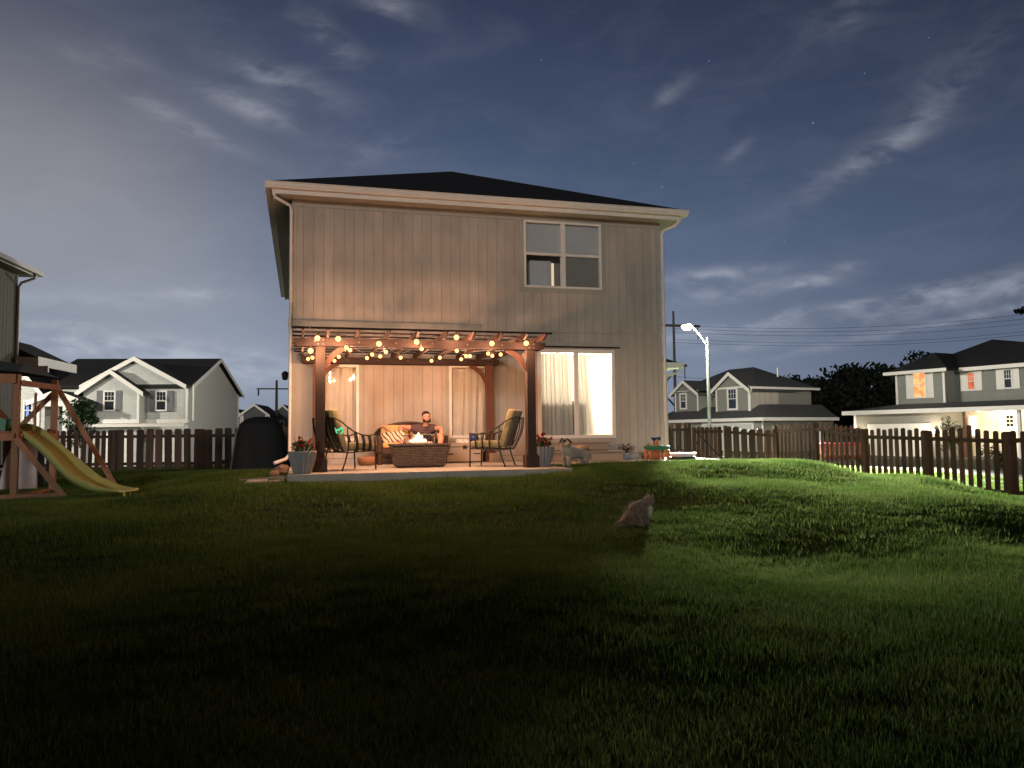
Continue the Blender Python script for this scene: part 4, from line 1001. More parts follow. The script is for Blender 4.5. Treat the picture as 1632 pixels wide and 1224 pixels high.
small('clay_pot', 'low round terracotta pot on the patio behind the left armchair', 'pot', lambda b: (b.lathe((1.42, -1.05, 0), [(.10, 0), (.15, .02), (.185, .09), (.175, .15), (.15, .17), (.13, .15)], 28), (M['terracotta'], dict(smooth=True)))[1])
def crate(x, y, s, label, h):
    b = MB(); b.box(x-s, x+s, y-s*.7, y+s*.7, .0, h); b.box(x-s-.01, x+s+.01, y-s*.7-.01, y+s*.7+.01, h+.001, h+.025)
    for k in (-.5, 0, .5): b.box(x+s*k-.012, x+s*k+.012, y-s*.7-.02, y-s*.7-.011, .01, h)
    tag(b.build('wooden_box', M['stepwood'], bevel=.004), label, 'box')
crate(4.02, -.75, .10, 'small brown wooden box behind the right armchair legs', .16)
crate(4.95, -.50, .11, 'small wooden box between the right flower pot and the steps', .26)

def steps():
    t = thing('wooden_steps', 'two wide pale wooden steps below the lit patio door', 'steps', (6.0, -.6, 0))
    b = MB(); b.box(5.02, 6.62, -.52, -.03, .21, .355); b.build('riser', M['stepwood'], t, bevel=.005)
    b = MB(); b.box(4.98, 6.66, -.55, -.03, .357, .39); b.build('tread', M['stepwood'], t, bevel=.005)
    b = MB(); b.box(5.05, 6.74, -1.02, -.56, .002, .165); b.build('riser', M['stepwood'], t, bevel=.005)
    b = MB(); b.box(5.0, 6.78, -1.06, -.555, .167, .20); b.build('tread', M['stepwood'], t, bevel=.005)
steps()
def grey_planter():
    x, y = 7.02, -.55; rg = random.Random(9)
    t = thing('potted_plant', 'dark spindly plant in a small pale pot at the right of the steps', 'potted plant', (x, y, 0))
    b = MB(); b.lathe((x, y, 0), [(.07, 0), (.10, .12), (.105, .13), (.09, .13)], 20); b.build('pot', mat('pale_plastic_pot', (.42, .44, .48), .5), t, smooth=True)
    b = MB()
    for i in range(14):
        a = rg.uniform(0, 6.28); l = rg.uniform(.12, .30); b.tube([(x, y, .12), (x+l*.5*math.cos(a), y+l*.5*math.sin(a), .12+l*.75), (x+l*math.cos(a), y+l*math.sin(a), .12+l*.7)], [.006, .005, .002], 5)
    leaves(b, (x, y, .24), .2, .2, .10, 90, .03, rg, 0); b.build('foliage', mat('dull_red_leaf', (.07, .04, .035), .7), t)
grey_planter()
def water_table():
    c = atz(1047, 734, 0); x, y = c.x, -1.15; rg = random.Random(3)
    x = aty(1047, 725, y).x
    t = thing('water_play_table', 'toddler water table with green tray, orange legs and blue tower by the house corner', 'toy table', (x, y, 0))
    b = MB(); b.lathe((x, y, .20), [(.20, 0), (.27, .02), (.29, .085), (.30, .09), (.27, .09), (.255, .03), (.01, .025)], 28, sy=.75, cap=False); b.build('tray', M['greenplastic'], t, smooth=True)
    for (dx, dy) in ((-.20, -.12), (.20, -.12), (-.20, .12), (.20, .12)):
        b = MB(); b.lathe((x+dx, y+dy, 0), [(.035, 0), (.04, .2)], 12); b.build('leg', M['orangeplastic'], t, smooth=True)
    b = MB(); b.lathe((x, y, .0), [(.07, .0), (.08, .19)], 14); b.build('centre_stand', M['orangeplastic'], t, smooth=True)
    b = MB(); b.lathe((x, y+.02, .225), [(.09, 0), (.04, .10), (.05, .12), (.02, .2)], 14); b.build('spout', M['orangeplastic'], t, smooth=True)
    b = MB(); b.tube([(x-.03, y+.05, .3), (x-.03, y+.05, .42)], .02, 10); b.lathe((x-.03, y+.05, .40), [(.03, 0), (.075, .05), (.075, .065)], 14); b.ball((x+.06, y, .44), .04); b.build('tower', M['blueplastic'], t, smooth=True)
    b = MB(); b.ball((x-.2, y-.02, .31), .035, n=10, mm=6); b.build('toy_cup', M['terracotta'], t, smooth=True)
water_table()
def tub():
    c = aty(1088, 733, -1.2); t = thing('plastic_tub', 'white oval plastic tub on a dark base beside the house corner', 'tub', (c.x, c.y, 0))
    b = MB(); b.lathe((c.x, c.y, .05), [(.24, 0), (.30, .05), (.31, .085), (.28, .085), (.2, .03), (.01, .03)], 28, sy=.7, cap=False); b.build('basin', mat('white_plastic', (.75, .75, .74), .4), t, smooth=True)
    b = MB(); b.lathe((c.x, c.y, .0), [(.30, 0), (.28, .049)], 28, sy=.75); b.build('base', M['blackmetal'], t, smooth=True)
tub()
def covered_grill():
    x, y = -.80, 4.35; z = gz(x, y)
    t = thing('covered_grill', 'tall rounded black covered shape beside the left house corner', 'grill cover', (x, y, z))
    b = MB(); n = 32; vs = []; prof = [(0, .70, .34), (.5, .64, .31), (.95, .58, .29), (1.18, .50, .26), (1.30, .36, .20), (1.36, .15, .1)]
    for (h, a, c_) in prof:
        for k in range(n):
            th = 2*PI*k/n; e = 3.2; ct, st = math.cos(th), math.sin(th); q = (abs(ct)**e+abs(st)**e)**(-1/e); w = 1+.03*math.sin(9*th+h*3)*(1.3-h)
            vs.append((x+a*q*ct*w, y+c_*q*st*w, z+h))
    fs = [(i*n+k, i*n+(k+1) % n, (i+1)*n+(k+1) % n, (i+1)*n+k) for i in range(len(prof)-1) for k in range(n)]+[tuple((len(prof)-1)*n+k for k in range(n))]
    b.add(vs, fs); b.build('cover', M['blackcloth'], t, smooth=True)
    b = MB(); b.tube([(x-.55, y-.3, z+.03), (x-.55, y+.3, z+.03)], .05, 10); b.build('wheels', M['blackmetal'], t)
covered_grill()
b = MB(); c = aty(452, 748, -3.2); b.box(-.62, -.06, -3.9, -3.3, gz(-.3, -3.6)-.04, gz(-.3, -3.6)+.035); b.box(-.60, -.30, -3.88, -3.32, gz(-.3, -3.6)+.036, gz(-.3, -3.6)+.05)
tag(b.build('splash_block', M['concrete'], bevel=.01), 'low pale splash block on the grass at the patio left edge', 'splash block')
# pale edging boards along the left side bed
def edging():
    t = thing('garden_edging', 'long pale wooden edging board lying left of the patio', 'edging board', (-1.2, -1.2, gz(-1.2, -1.2)))
    b = MB(); p, q = aty(383, 760, -2.0), aty(455, 757, -2.4); p.z = gz(p.x, p.y)+.07; q.z = gz(q.x, q.y)+.07; b.bar(p, q, .09, .06); b.build('board', M['stepwood'], t)
edging()
def rocks():
    rg = random.Random(5)
    for i, (x, y, s, lab) in enumerate([(-.14, -.75, .15, 'larger rough brown rock beside the left downspout'), (-.28, -1.15, .10, 'smaller rough brown rock in front of the left downspout')]):
        z = gz(x, y); b = MB(); b.ball((x, y, z+s*.5), s, s*.8, s*.7, 14, 10); b.v = [tuple(Vector(v)+Vector((rg.uniform(-1, 1), rg.uniform(-1, 1), rg.uniform(-1, 1)))*s*.10) for v in b.v]
        tag(b.build('rock', mat('brown_rock', (.20, .13, .09), .9, bump=.6)), lab, 'rock')
rocks()

# ------------------------------------------------------------------ fences
def fence(pts, name_label, pick=.23, pw=.14, hh=1.12, posts=2.3, solid=False, z=None, y_in=1, seed=1, wm=None):
    "wooden picket fence along a line of ground points; dog-eared pickets, two rails, posts"
    rg = random.Random(seed); P = [Vector((p[0], p[1], 0)) for p in pts]
    t = thing('wooden_fence', name_label, 'fence', (P[0].x, P[0].y, gz(P[0].x, P[0].y)))
    for a, c_ in zip(P[:-1], P[1:]):
        L_ = (c_-a).length; d = (c_-a).normalized(); nrm = Vector((d.y, -d.x, 0))*y_in
        nb = max(1, round(L_/posts))
        for k in range(nb+1):
            q = a+d*(L_*k/nb); z0 = gz(q.x, q.y); b = MB(); b.bar(q+Vector((0, 0, z0-.1)), q+Vector((0, 0, z0+hh+.03)), .10, .10, up=nrm); b.build('post', M['fence'], t)
        for k in range(nb):
            s0, s1 = L_*k/nb, L_*(k+1)/nb
            for fz in (.20, hh-.16):
                p, q = a+d*(s0+.051), a+d*(s1-.051); b = MB(); b.bar(p+Vector((0, 0, gz(p.x, p.y)+fz)), q+Vector((0, 0, gz(q.x, q.y)+fz)), .038, .085)
                b.build('rail', M['fence_x'], t)
            b = MB(); s = s0+pick*.5
            while s < s1:
                q = a+d*s-nrm*.034; z0 = gz(q.x, q.y)+.04; h = hh+rg.uniform(-.03, .03); w = pw/2*rg.uniform(.92, 1.05); e = .03; tl = rg.uniform(-.02, .02)
                pr = [(-w, 0), (w, 0), (w+tl, h-e), (w-e+tl, h), (-w+e+tl, h), (-w+tl, h-e)]
                b.prism([q+d*u+Vector((0, 0, z0+v))-nrm*.009 for u, v in pr], nrm*.018)
                s += pick
            b.build('picket_panel', M['fence'], t)
    return t
fence([(14.5, 5.1), (13.95, 0.5), (13.42, -4.17), (12.9, -8.6)], 'long brown picket fence running down the right side of the lawn', .235, .140, 1.36, 2.35, y_in=1, seed=2)
fence([(12.95, 5.45), (14.45, 5.1)], 'short brown picket fence right of the garden gate', .245, .19, 1.24, 1.6, seed=3)
fence([(11.17, 5.86), (11.85, 5.7)], 'short brown board fence between the garage wing and the gate', .245, .20, 1.26, 1.6, seed=4)
def gate():
    a, c_ = Vector((11.93, 5.68, 0)), Vector((12.87, 5.47, 0)); d = (c_-a).normalized(); n = Vector((d.y, -d.x, 0)); z = gz(12.4, 5.5)+.05
    t = thing('garden_gate', 'closed brown wooden garden gate with one dark diagonal brace', 'gate', (12.4, 5.57, z))
    b = MB(); s = .0; L_ = (c_-a).length
    while s < L_-.05:
        q = a+d*(s+.065); pr = [(-.063, 0), (.063, 0), (.063, 1.12), (.04, 1.15), (-.04, 1.15), (-.063, 1.12)]
        b.prism([q+d*u+Vector((0, 0, z+v)) for u, v in pr], n*.018); s += .134
    b.build('boards', M['fence'], t)
    for zz in (.18, 1.00): b = MB(); b.bar(a+n*.04+Vector((0, 0, z+zz)), c_+n*.04+Vector((0, 0, z+zz)), .036, .085); b.build('rail', M['fence_x'], t)
    b = MB(); b.bar(a+d*.12+n*.085+Vector((0, 0, z+.98)), c_-d*.08+n*.085+Vector((0, 0, z+.16)), .03, .05); b.build('diagonal_brace', M['blackmetal'], t)
    b = MB(); b.box(*sorted((a.x+.06, a.x+.12)), a.y-.12, a.y-.085, z+.62, z+.68); b.build('latch', M['blackmetal'], t)
gate()
fence([(-.06, 6.9), (-2.5, 7.35), (-4.9, 8.0)], 'dark board fence from the house to the left garden corner', .27, .20, 1.13, 2.4, seed=6)
fence([(-4.95, 8.05), (-7.3, 7.3), (-9.8, 6.4)], 'dark close-set fence behind the wooden playset', .165, .115, 1.13, 2.4, seed=7)

# ------------------------------------------------------------------ playset (left edge)
def playset():
    t = thing('wooden_playset', 'cedar climbing tower with yellow slide and green canopy at the left edge', 'playset', (-4.9, -.6, gz(-4.9, -.6)))
    g = lambda x, y: gz(x, y)
    P = {'fr': (-4.55, -1.05), 'br': (-4.35, .35), 'fl': (-5.75, -1.35), 'bl': (-5.55, .05)}
    top = 1.70
    for k, (x, y) in P.items():
        z1 = top if k[1] == 'r' else top+.1
        b = MB(); b.box(x-.05, x+.05, y-.05, y+.05, g(x, y)-.03, z1); b.build('post', M['playwood'], t, bevel=.004)
    def bar(n, p, q, w=.045, h=.13, mt='playwood'): b = MB(); b.bar(p, q, w, h); return b.build(n, M[mt], t, bevel=.003)
    fr, br, fl, bl = [Vector((*P[k], 0)) for k in ('fr', 'br', 'fl', 'bl')]; Z = lambda v, z: Vector((v.x, v.y, z))
    o = Vector((.0, -.075, 0))
    bar('top_beam', Z(fl, 1.62)+o, Z(fr, 1.62)+o, .045, .16); bar('top_beam', Z(fr, 1.55)+Vector((.075, 0, 0)), Z(br, 1.55)+Vector((.075, 0, 0)), .045, .10)
    bar('deck_beam', Z(fl, .62)+o, Z(fr, .62)+o); bar('deck_beam', Z(fr, .62)+Vector((.075, 0, 0)), Z(br, .62)+Vector((.075, 0, 0)))
    b = MB()
    for i in range(9):
        u = i/9; v = (i+.93)/9; b.hexa([Z(fl.lerp(bl, u), .69), Z(fr.lerp(br, u), .69), Z(fr.lerp(br, v), .69), Z(fl.lerp(bl, v), .69), Z(fl.lerp(bl, u), .72), Z(fr.lerp(br, u), .72), Z(fr.lerp(br, v), .72), Z(fl.lerp(bl, v), .72)])
    b.build('deck', M['playwood'], t)
    gz0 = g(-4.6, -1); bar('ground_beam', Z(fl, gz0+.05)+Vector((-.4, -.1, 0)), Z(fr, gz0+.05)+Vector((.75, .05, 0)), .045, .11)
    bar('ground_beam', Z(fr, gz0+.05), Z(br, gz0+.05)+Vector((.0, .3, 0)), .045, .11)
    bar('brace', Z(fr, .60)+Vector((.02, -.08, 0)), Z(fr, gz0+.03)+Vector((.78, -.02, 0)), .045, .10)
    bar('brace', Z(br, 1.50)+Vector((.05, .1, 0)), Z(br, g(-3.2, .5))+Vector((1.05, .15, .05)), .045, .09)
    bar('brace', Z(bl, 1.5)+Vector((0, .08, 0)), Z(bl, .75).lerp(Z(br, .75), .5)+Vector((0, .08, 0)), .04, .09)
    bar('brace', Z(br, 1.5)+Vector((0, .08, 0)), Z(bl, .75).lerp(Z(br, .75), .5)+Vector((0, .08, 0)), .04, .09)
    bar('brace', Z(fl, gz0+.1), Z(fl.lerp(fr, .55), .55), .04, .09)
    for k in (.25, .5, .75):
        q = bl.lerp(br, k); bar('railing_slat', Z(q, .72), Z(q, 1.45), .02, .11)
    # canopy
    A, B, C_, D = Z(fl, 1.82)+Vector((-.1, -.15, 0)), Z(fr, 1.74)+Vector((.06, -.15, 0)), Z(br, 1.74)+Vector((.06, .1, 0)), Z(bl, 1.82)+Vector((-.1, .1, 0))
    rA, rB = (A+D)/2+Vector((0, 0, .22)), (B+C_)/2+Vector((-.25, 0, .20))
    b = MB(); b.add([A, B, C_, D, rA, rB]+[v-Vector((0, 0, .01)) for v in (A, B, C_, D, rA, rB)], [(0, 1, 5, 4), (2, 3, 4, 5), (6, 10, 11, 7), (8, 11, 10, 9), (1, 2, 5)]); b.build('canopy', M['tarp'], t)
    # slide with raised lips
    P0 = [(atd(0, 684, 13.9)), (atd(30, 686, 13.8)), (atd(62, 704, 13.7)), (atd(100, 738, 13.6)), (atd(135, 768, 13.4)), (atd(165, 780, 13.3)), (atd(205, 782, 13.2))]
    P0[0] = atd(-20, 682, 13.95)
    # resample
    pts = []
    for i in range(len(P0)-1):
        for k in range(4):
            u = k/4; p_ = P0[max(0, i-1)]; a, c_, n_ = P0[i], P0[i+1], P0[min(len(P0)-1, i+2)]
            pts.append(.5*((2*a)+(c_-p_)*u+(2*p_-5*a+4*c_-n_)*u*u+(-p_+3*a-3*c_+n_)*u**3))
    pts.append(P0[-1])
    prof = [(-.27, .08), (-.24, .12), (-.21, .11), (-.18, 0), (.18, 0), (.21, .11), (.24, .12), (.27, .08), (.27, .05), (.22, -.02), (-.22, -.02), (-.27, .05)]
    b = MB(); vs = []; n = len(prof)
    for i, p in enumerate(pts):
        d = (pts[min(i+1, len(pts)-1)]-pts[max(0, i-1)]).normalized(); sd_ = Vector((-d.y, d.x, 0)).normalized(); up = sd_.cross(d)*-1
        if up.z < 0: up = -up
        k = max(.25, min(1, (len(pts)-1-i)/5))
        for (u, v) in prof: vs.append(p+sd_*u+up*(v*(k if v > 0 else 1)))
    fs = [(i*n+k, i*n+(k+1) % n, (i+1)*n+(k+1) % n, (i+1)*n+k) for i in range(len(pts)-1) for k in range(n)]+[tuple(range(n)), tuple((len(pts)-1)*n+k for k in range(n))]
    b.add(vs, fs); s = b.build('slide', M['yellowplastic'], t, smooth=True)
    e = P0[-1]; b = MB()
    for q in (e+Vector((-.04, -.15, 0)), e+Vector((.0, .12, 0))): b.tube([q, (q.x, q.y, g(q.x, q.y))], .018, 8)
    b.build('slide_foot', M['yellowplastic'], s)
    b = MB(); q = Z(fl.lerp(fr, .75), .74); b.box(q.x-.16, q.x+.16, q.y-.0, q.y+.3, .73, .93); b.build('green_toy_panel', M['greenplastic'], t)
playset()
def toddler_slide():
    p1, p2, p3 = atd(66, 706, 15.4), atd(112, 768, 15.3), atd(160, 773, 15.2)
    t = thing('toddler_slide', 'low greyish white plastic toddler slide behind the yellow slide', 'slide', (p2.x, p2.y, gz(p2.x, p2.y)))
    pts = []
    for i in range(13):
        u = i/12; pts.append(p1*(1-u)**2+p2*2*u*(1-u)+p3*u*u)
    prof = [(-.19, .10), (-.17, .12), (-.14, 0), (.14, 0), (.17, .12), (.19, .10), (.16, -.03), (-.16, -.03)]; n = len(prof); vs = []; b = MB()
    for i, p in enumerate(pts):
        d = (pts[min(i+1, 12)]-pts[max(0, i-1)]).normalized(); sd_ = Vector((-d.y, d.x, 0)).normalized(); up = sd_.cross(d)
        if up.z < 0: up = -up
        for (u, v) in prof: vs.append(p+sd_*u+up*v)
    b.add(vs, [(i*n+k, i*n+(k+1) % n, (i+1)*n+(k+1) % n, (i+1)*n+k) for i in range(12) for k in range(n)]+[tuple(range(n)), tuple(12*n+k for k in range(n))]); b.build('chute', M['whiteplastic'], t, smooth=True)
    for s in (-.22, .22):
        b = MB(); q = p1+Vector((-.35, s, 0)); z0 = gz(q.x, q.y)
        b.prism([(q.x-.32, q.y-.03, z0), (q.x+.36, q.y-.03, z0), (q.x+.34, q.y-.03, p1.z+.0), (q.x+.22, q.y-.03, p1.z+.22), (q.x-.02, q.y-.03, p1.z+.20), (q.x-.2, q.y-.03, p1.z-.3)], (0, .06, 0)); b.build('side_panel', M['whiteplastic'], t, bevel=.02)
    b = MB()
    for k in range(3): z0 = gz(p1.x-.5, p1.y)+.2+k*.2; b.box(p1.x-.62+k*.1, p1.x-.42+k*.1, p1.y-.19, p1.y+.19, z0, z0+.04)
    b.build('steps', M['greenplastic'], t)
toddler_slide()

# ------------------------------------------------------------------ neighbouring houses
class Front:
    "a vertical facade plane with local axes: X along it, Y into the house, Z up; pixels can be measured on it"
    def __init__(s, corner, ang): s.c = Vector((corner.x, corner.y, 0)); s.ang = ang; s.x = Vector((math.cos(ang), math.sin(ang), 0)); s.y = Vector((-math.sin(ang), math.cos(ang), 0))
    def px(s, a, b, dep=0):
        k = ray(a, b); o = s.c+s.y*dep; tt = (o-CAMP).dot(s.y)/k.dot(s.y); p = CAMP+k*tt; return ((p-s.c).dot(s.x), p.z)
    def w(s, x, y, z): return s.c+s.x*x+s.y*y+Vector((0, 0, z))
def loc_thing(F, name, label, cat, z): return thing(name, label, cat, (F.c.x, F.c.y, z), F.ang)
def window(F, t, x0, x1, z0, z1, y=0, shutters=0, lit=None, sh_mat=None, grille=True, trimw=.09, parent=None):
    zb = t.location.z; L = lambda v: v-zb
    b = MB(); w = trimw
    for bx in [(x0-w, x1+w, L(z0)-w, L(z0)), (x0-w, x1+w, L(z1), L(z1)+w), (x0-w, x0, L(z0), L(z1)), (x1, x1+w, L(z0), L(z1)), (x0, x1, L((z0+z1)/2)-.025, L((z0+z1)/2)+.025)]: b.box(bx[0], bx[1], y-.05, y-.006, bx[2], bx[3])
    if grille:
        zm = L((z0+z1)/2)+.026
        for k in (1/3, 2/3): b.box(x0+(x1-x0)*k-.009, x0+(x1-x0)*k+.009, y-.035, y-.02, zm, L(z1))
        zz = (zm+L(z1))/2; b.box(x0, x1, y-.0345, y-.0205, zz-.009, zz+.009)
    f = b.build('window', M['trim'], t, local=True)
    b = MB(); b.box(x0, x1, y-.018, y-.010, L(z0), L(z1)); b.build('pane', lit or M['darkpane'], f, local=True)
    for s in ((-1, 1) if shutters else ()):
        b = MB(); a = x0-w-shutters-.01 if s < 0 else x1+w+.01; b.box(a, a+shutters, y-.045, y-.008, L(z0)-w, L(z1)+w)
        n = 12
        for k in range(n): zz = L(z0)+(z1-z0)*(k+.5)/n; b.box(a+.04, a+shutters-.04, y-.052, y-.0451, zz-.02, zz+.02)
        b.build('shutter', sh_mat or M['shutter'], f, local=True)
    return f
def gable(t, x0, x1, zb, zp, y0, y1, ov=.35, roof='shingle', wallm='whitelap', name='gable', face=True, trim='trim'):
    "gable roof with ridge along local Y, facing -Y; zb eave height and zp peak height (local)"
    xm = (x0+x1)/2; sl = (zp-zb)/((x1-x0)/2); th = .10
    b = MB(); e = ov*sl
    A = [(x0-ov, zb-e), (xm, zp), (x1+ov, zb-e)]
    for (p, q) in ((A[0], A[1]), (A[1], A[2])):
        b.hexa([(p[0], y0-ov, p[1]), (q[0], y0-ov, q[1]), (q[0], y1, q[1]), (p[0], y1, p[1]), (p[0], y0-ov, p[1]+th), (q[0], y0-ov, q[1]+th), (q[0], y1, q[1]+th), (p[0], y1, p[1]+th)])
    b.build('roof', M[roof], t, local=True)
    b = MB()
    for (p, q) in ((A[0], A[1]), (A[2], A[1])):
        b.hexa([(p[0], y0-ov-.03, p[1]-.16), (q[0], y0-ov-.03, q[1]-.16), (q[0], y0-ov-.005, q[1]-.16), (p[0], y0-ov-.005, p[1]-.16), (p[0], y0-ov-.03, p[1]+th+.02), (q[0], y0-ov-.03, q[1]+th+.02), (q[0], y0-ov-.005, q[1]+th+.02), (p[0], y0-ov-.005, p[1]+th+.02)])
    b.build('bargeboard', M[trim], t, local=True)
    if face: b = MB(); b.prism([(x0, y0, zb), (x1, y0, zb), (xm, y0, zp-.02)], (0, .1, 0)); b.build('gable_wall', M[wallm], t, local=True)
def hip(b, x0, x1, y0, y1, z, zp, ov=.4):
    x0 -= ov; x1 += ov; y0 -= ov; y1 += ov; w = min(x1-x0, y1-y0)/2
    if x1-x0 > y1-y0: r = [(x0+w, (y0+y1)/2, zp), (x1-w, (y0+y1)/2, zp)]; f = [(0, 1, 5, 4), (1, 2, 5), (2, 3, 4, 5), (3, 0, 4), (3, 2, 1, 0)]
    else: r = [((x0+x1)/2, y0+w, zp), ((x0+x1)/2, y1-w, zp)]; f = [(0, 1, 4), (1, 2, 5, 4), (2, 3, 5), (3, 0, 4, 5), (3, 2, 1, 0)]
    b.add([(x0, y0, z), (x1, y0, z), (x1, y1, z), (x0, y1, z)]+r, f)

def white_house():
    F = Front(atd(301, 612, 48), R(-9.5)); zb = -1.3
    t = loc_thing(F, 'gabled_house', 'pale grey siding house with two front gables and shuttered windows behind the left fence', 'house', zb)
    ez = F.px(301, 614)[1]-zb; D = 12.0
    xl = F.px(60, 640)[0]
    xv = F.px(229, 620)[0]     # valley between gables
    b = MB(); b.box(xl, 0, 0, D, 0, ez)
    b.prism([(0-.1, 0, ez), (0-.1, D, ez), (0-.1, D/2, F.px(342, 574, D/2)[1]-zb-.1)], (.1, 0, 0)); b.build('wall', M['whitelap'], t, local=True)
    zr = F.px(200, 574, D/2)[1]-zb
    # main roof, ridge along X
    b = MB(); sl = (zr-ez)/(D/2)
    for s in (0, 1):
        p = (-.4, ez-.4*sl) if s == 0 else (D/2, zr); q = (D/2, zr) if s == 0 else (D+.4, ez-.4*sl)
        b.hexa([(xl-.4, p[0], p[1]), (.35, p[0], p[1]), (.35, q[0], q[1]), (xl-.4, q[0], q[1]), (xl-.4, p[0], p[1]+.1), (.35, p[0], p[1]+.1), (.35, q[0], q[1]+.1), (xl-.4, q[0], q[1]+.1)])
    b.build('roof', M['shingle'], t, local=True)
    b = MB()
    for (p, q) in (((-.4, ez-.4*sl), (D/2, zr)), ((D+.4, ez-.4*sl), (D/2, zr))):
        b.hexa([(.352, p[0], p[1]-.14), (.38, p[0], p[1]-.14), (.38, q[0], q[1]-.14), (.352, q[0], q[1]-.14), (.352, p[0], p[1]+.12), (.38, p[0], p[1]+.12), (.38, q[0], q[1]+.12), (.352, q[0], q[1]+.12)])
    b.build('bargeboard', M['trim'], t, local=True)
    # big gable
    g0 = F.px(132, 620)[0]; pk = F.px(214, 569)
    pkz = pk[1]-zb-.12
    gable(t, F.px(140, 600)[0], -.32, ez+.05, pkz, -.12, 5.0, .3)
    # small gable, further forward
    s0, s1 = F.px(133, 620, -.9)[0], F.px(222, 620, -.9)[0]; sp = F.px(174, 589, -.9)[1]-zb-.12
    b = MB(); b.box(s0, s1, -.9, -.01, 0, F.px(222, 622, -.9)[1]-zb); b.build('bay_wall', M['whitelap'], t, local=True)
    gable(t, s0, s1, F.px(222, 622, -.9)[1]-zb, sp, -.9, 4.0, .35)
    # trims
    b = MB(); zt = F.px(200, 672)[1]-zb
    b.box(s1+.01, .06, -.16, -.1205, zt-.12, zt+.12); b.box(s0, s1+.03, -.95, -.901, zt-.12, zt+.12); b.box(s1-.12, s1+.02, -.93, -.901, zt+.121, F.px(222, 622, -.9)[1]-zb); b.box(-.14, .02, -.15, -.121, zt+.121, ez); b.build('corner_trim', M['trim'], t, local=True)
    b = MB(); b.box(.381, .46, -.5, -.40, zt, ez-.1); b.box(.01, .09, D-.1, D-.02, 0, ez); b.build('downspout', M['trim'], t, local=True)
    for (a0, a1, dep) in ((166, 183, -.9), (249, 265, -.12)):
        x0, z1 = F.px(a0, 624, dep); x1, z0 = F.px(a1, 653, dep); window(F, t, x0+.05, x1-.05, z0, z1-.03, dep, .36)
    # low gutter roof above the garage
    b = MB(); b.box(s0-.2, .2, -1.35, -.96, zt-.30, zt-.17); b.box(s0-.2, .2, -1.45, -1.351, zt-.34, zt-.15); b.build('garage_fascia', M['trim'], t, local=True)
    # garage doors
    for (x0, x1) in ((s0+.5, s1-.3), (s1+.5, -.5)):
        b = MB(); y = -.905 if x1 <= s1 else -.125
        b.box(x0, x1, y-.03, y-.001, .02, 2.1)
        for k in range(3): b.box(x0, x1, y-.036, y-.031, .5+.5*k, .52+.5*k)
        b.build('garage_door', M['trim'], t, local=True)
    # entrance porch with its own small gable
    dep = -2.6
    p0, pz = F.px(52, 640, dep); p1 = F.px(130, 640, dep)[0]; pp = F.px(92, 622, dep)[1]-zb-.1
    gable(t, p0, p1, pz-zb, pp, dep, -.01, .25)
    b = MB(); b.box(p0, p1, dep-.02, dep+.12, pz-zb-.28, pz-zb); b.build('porch_beam', M['trim'], t, local=True)
    for a_ in (59, 88, 103): x = F.px(a_, 660, dep)[0]; b = MB(); b.box(x-.12, x+.12, dep, dep+.22, 0, pz-zb-.281); b.build('porch_column', M['trim'], t, local=True)
    # forward wing at the far left with gable and a window showing blue television light
    w1 = F.px(72, 630, -1.2)[0]; w0 = F.px(-20, 630, -1.2)[0]; wz = F.px(72, 630, -1.2)[1]-zb
    b = MB(); b.box(w0, w1, -1.2, -.01, 0, wz); b.build('bay_wall', M['whitelap'], t, local=True)
    gable(t, w0, w1, wz, wz+1.9, -1.2, 5, .35)
    x0, z1 = F.px(40, 640, -1.2); x1, z0 = F.px(50, 668, -1.2); window(F, t, x0, x1, z0, z1, -1.2, 0, grille=False)
    b = MB(); b.box(x0+.08, x1-.15, -1.232, -1.22, z0-zb+.15, z0-zb+.75); b.build('lit_screen', emis('blue_screen_light', (.35, .5, 1), 1.0), t, local=True)
white_house()

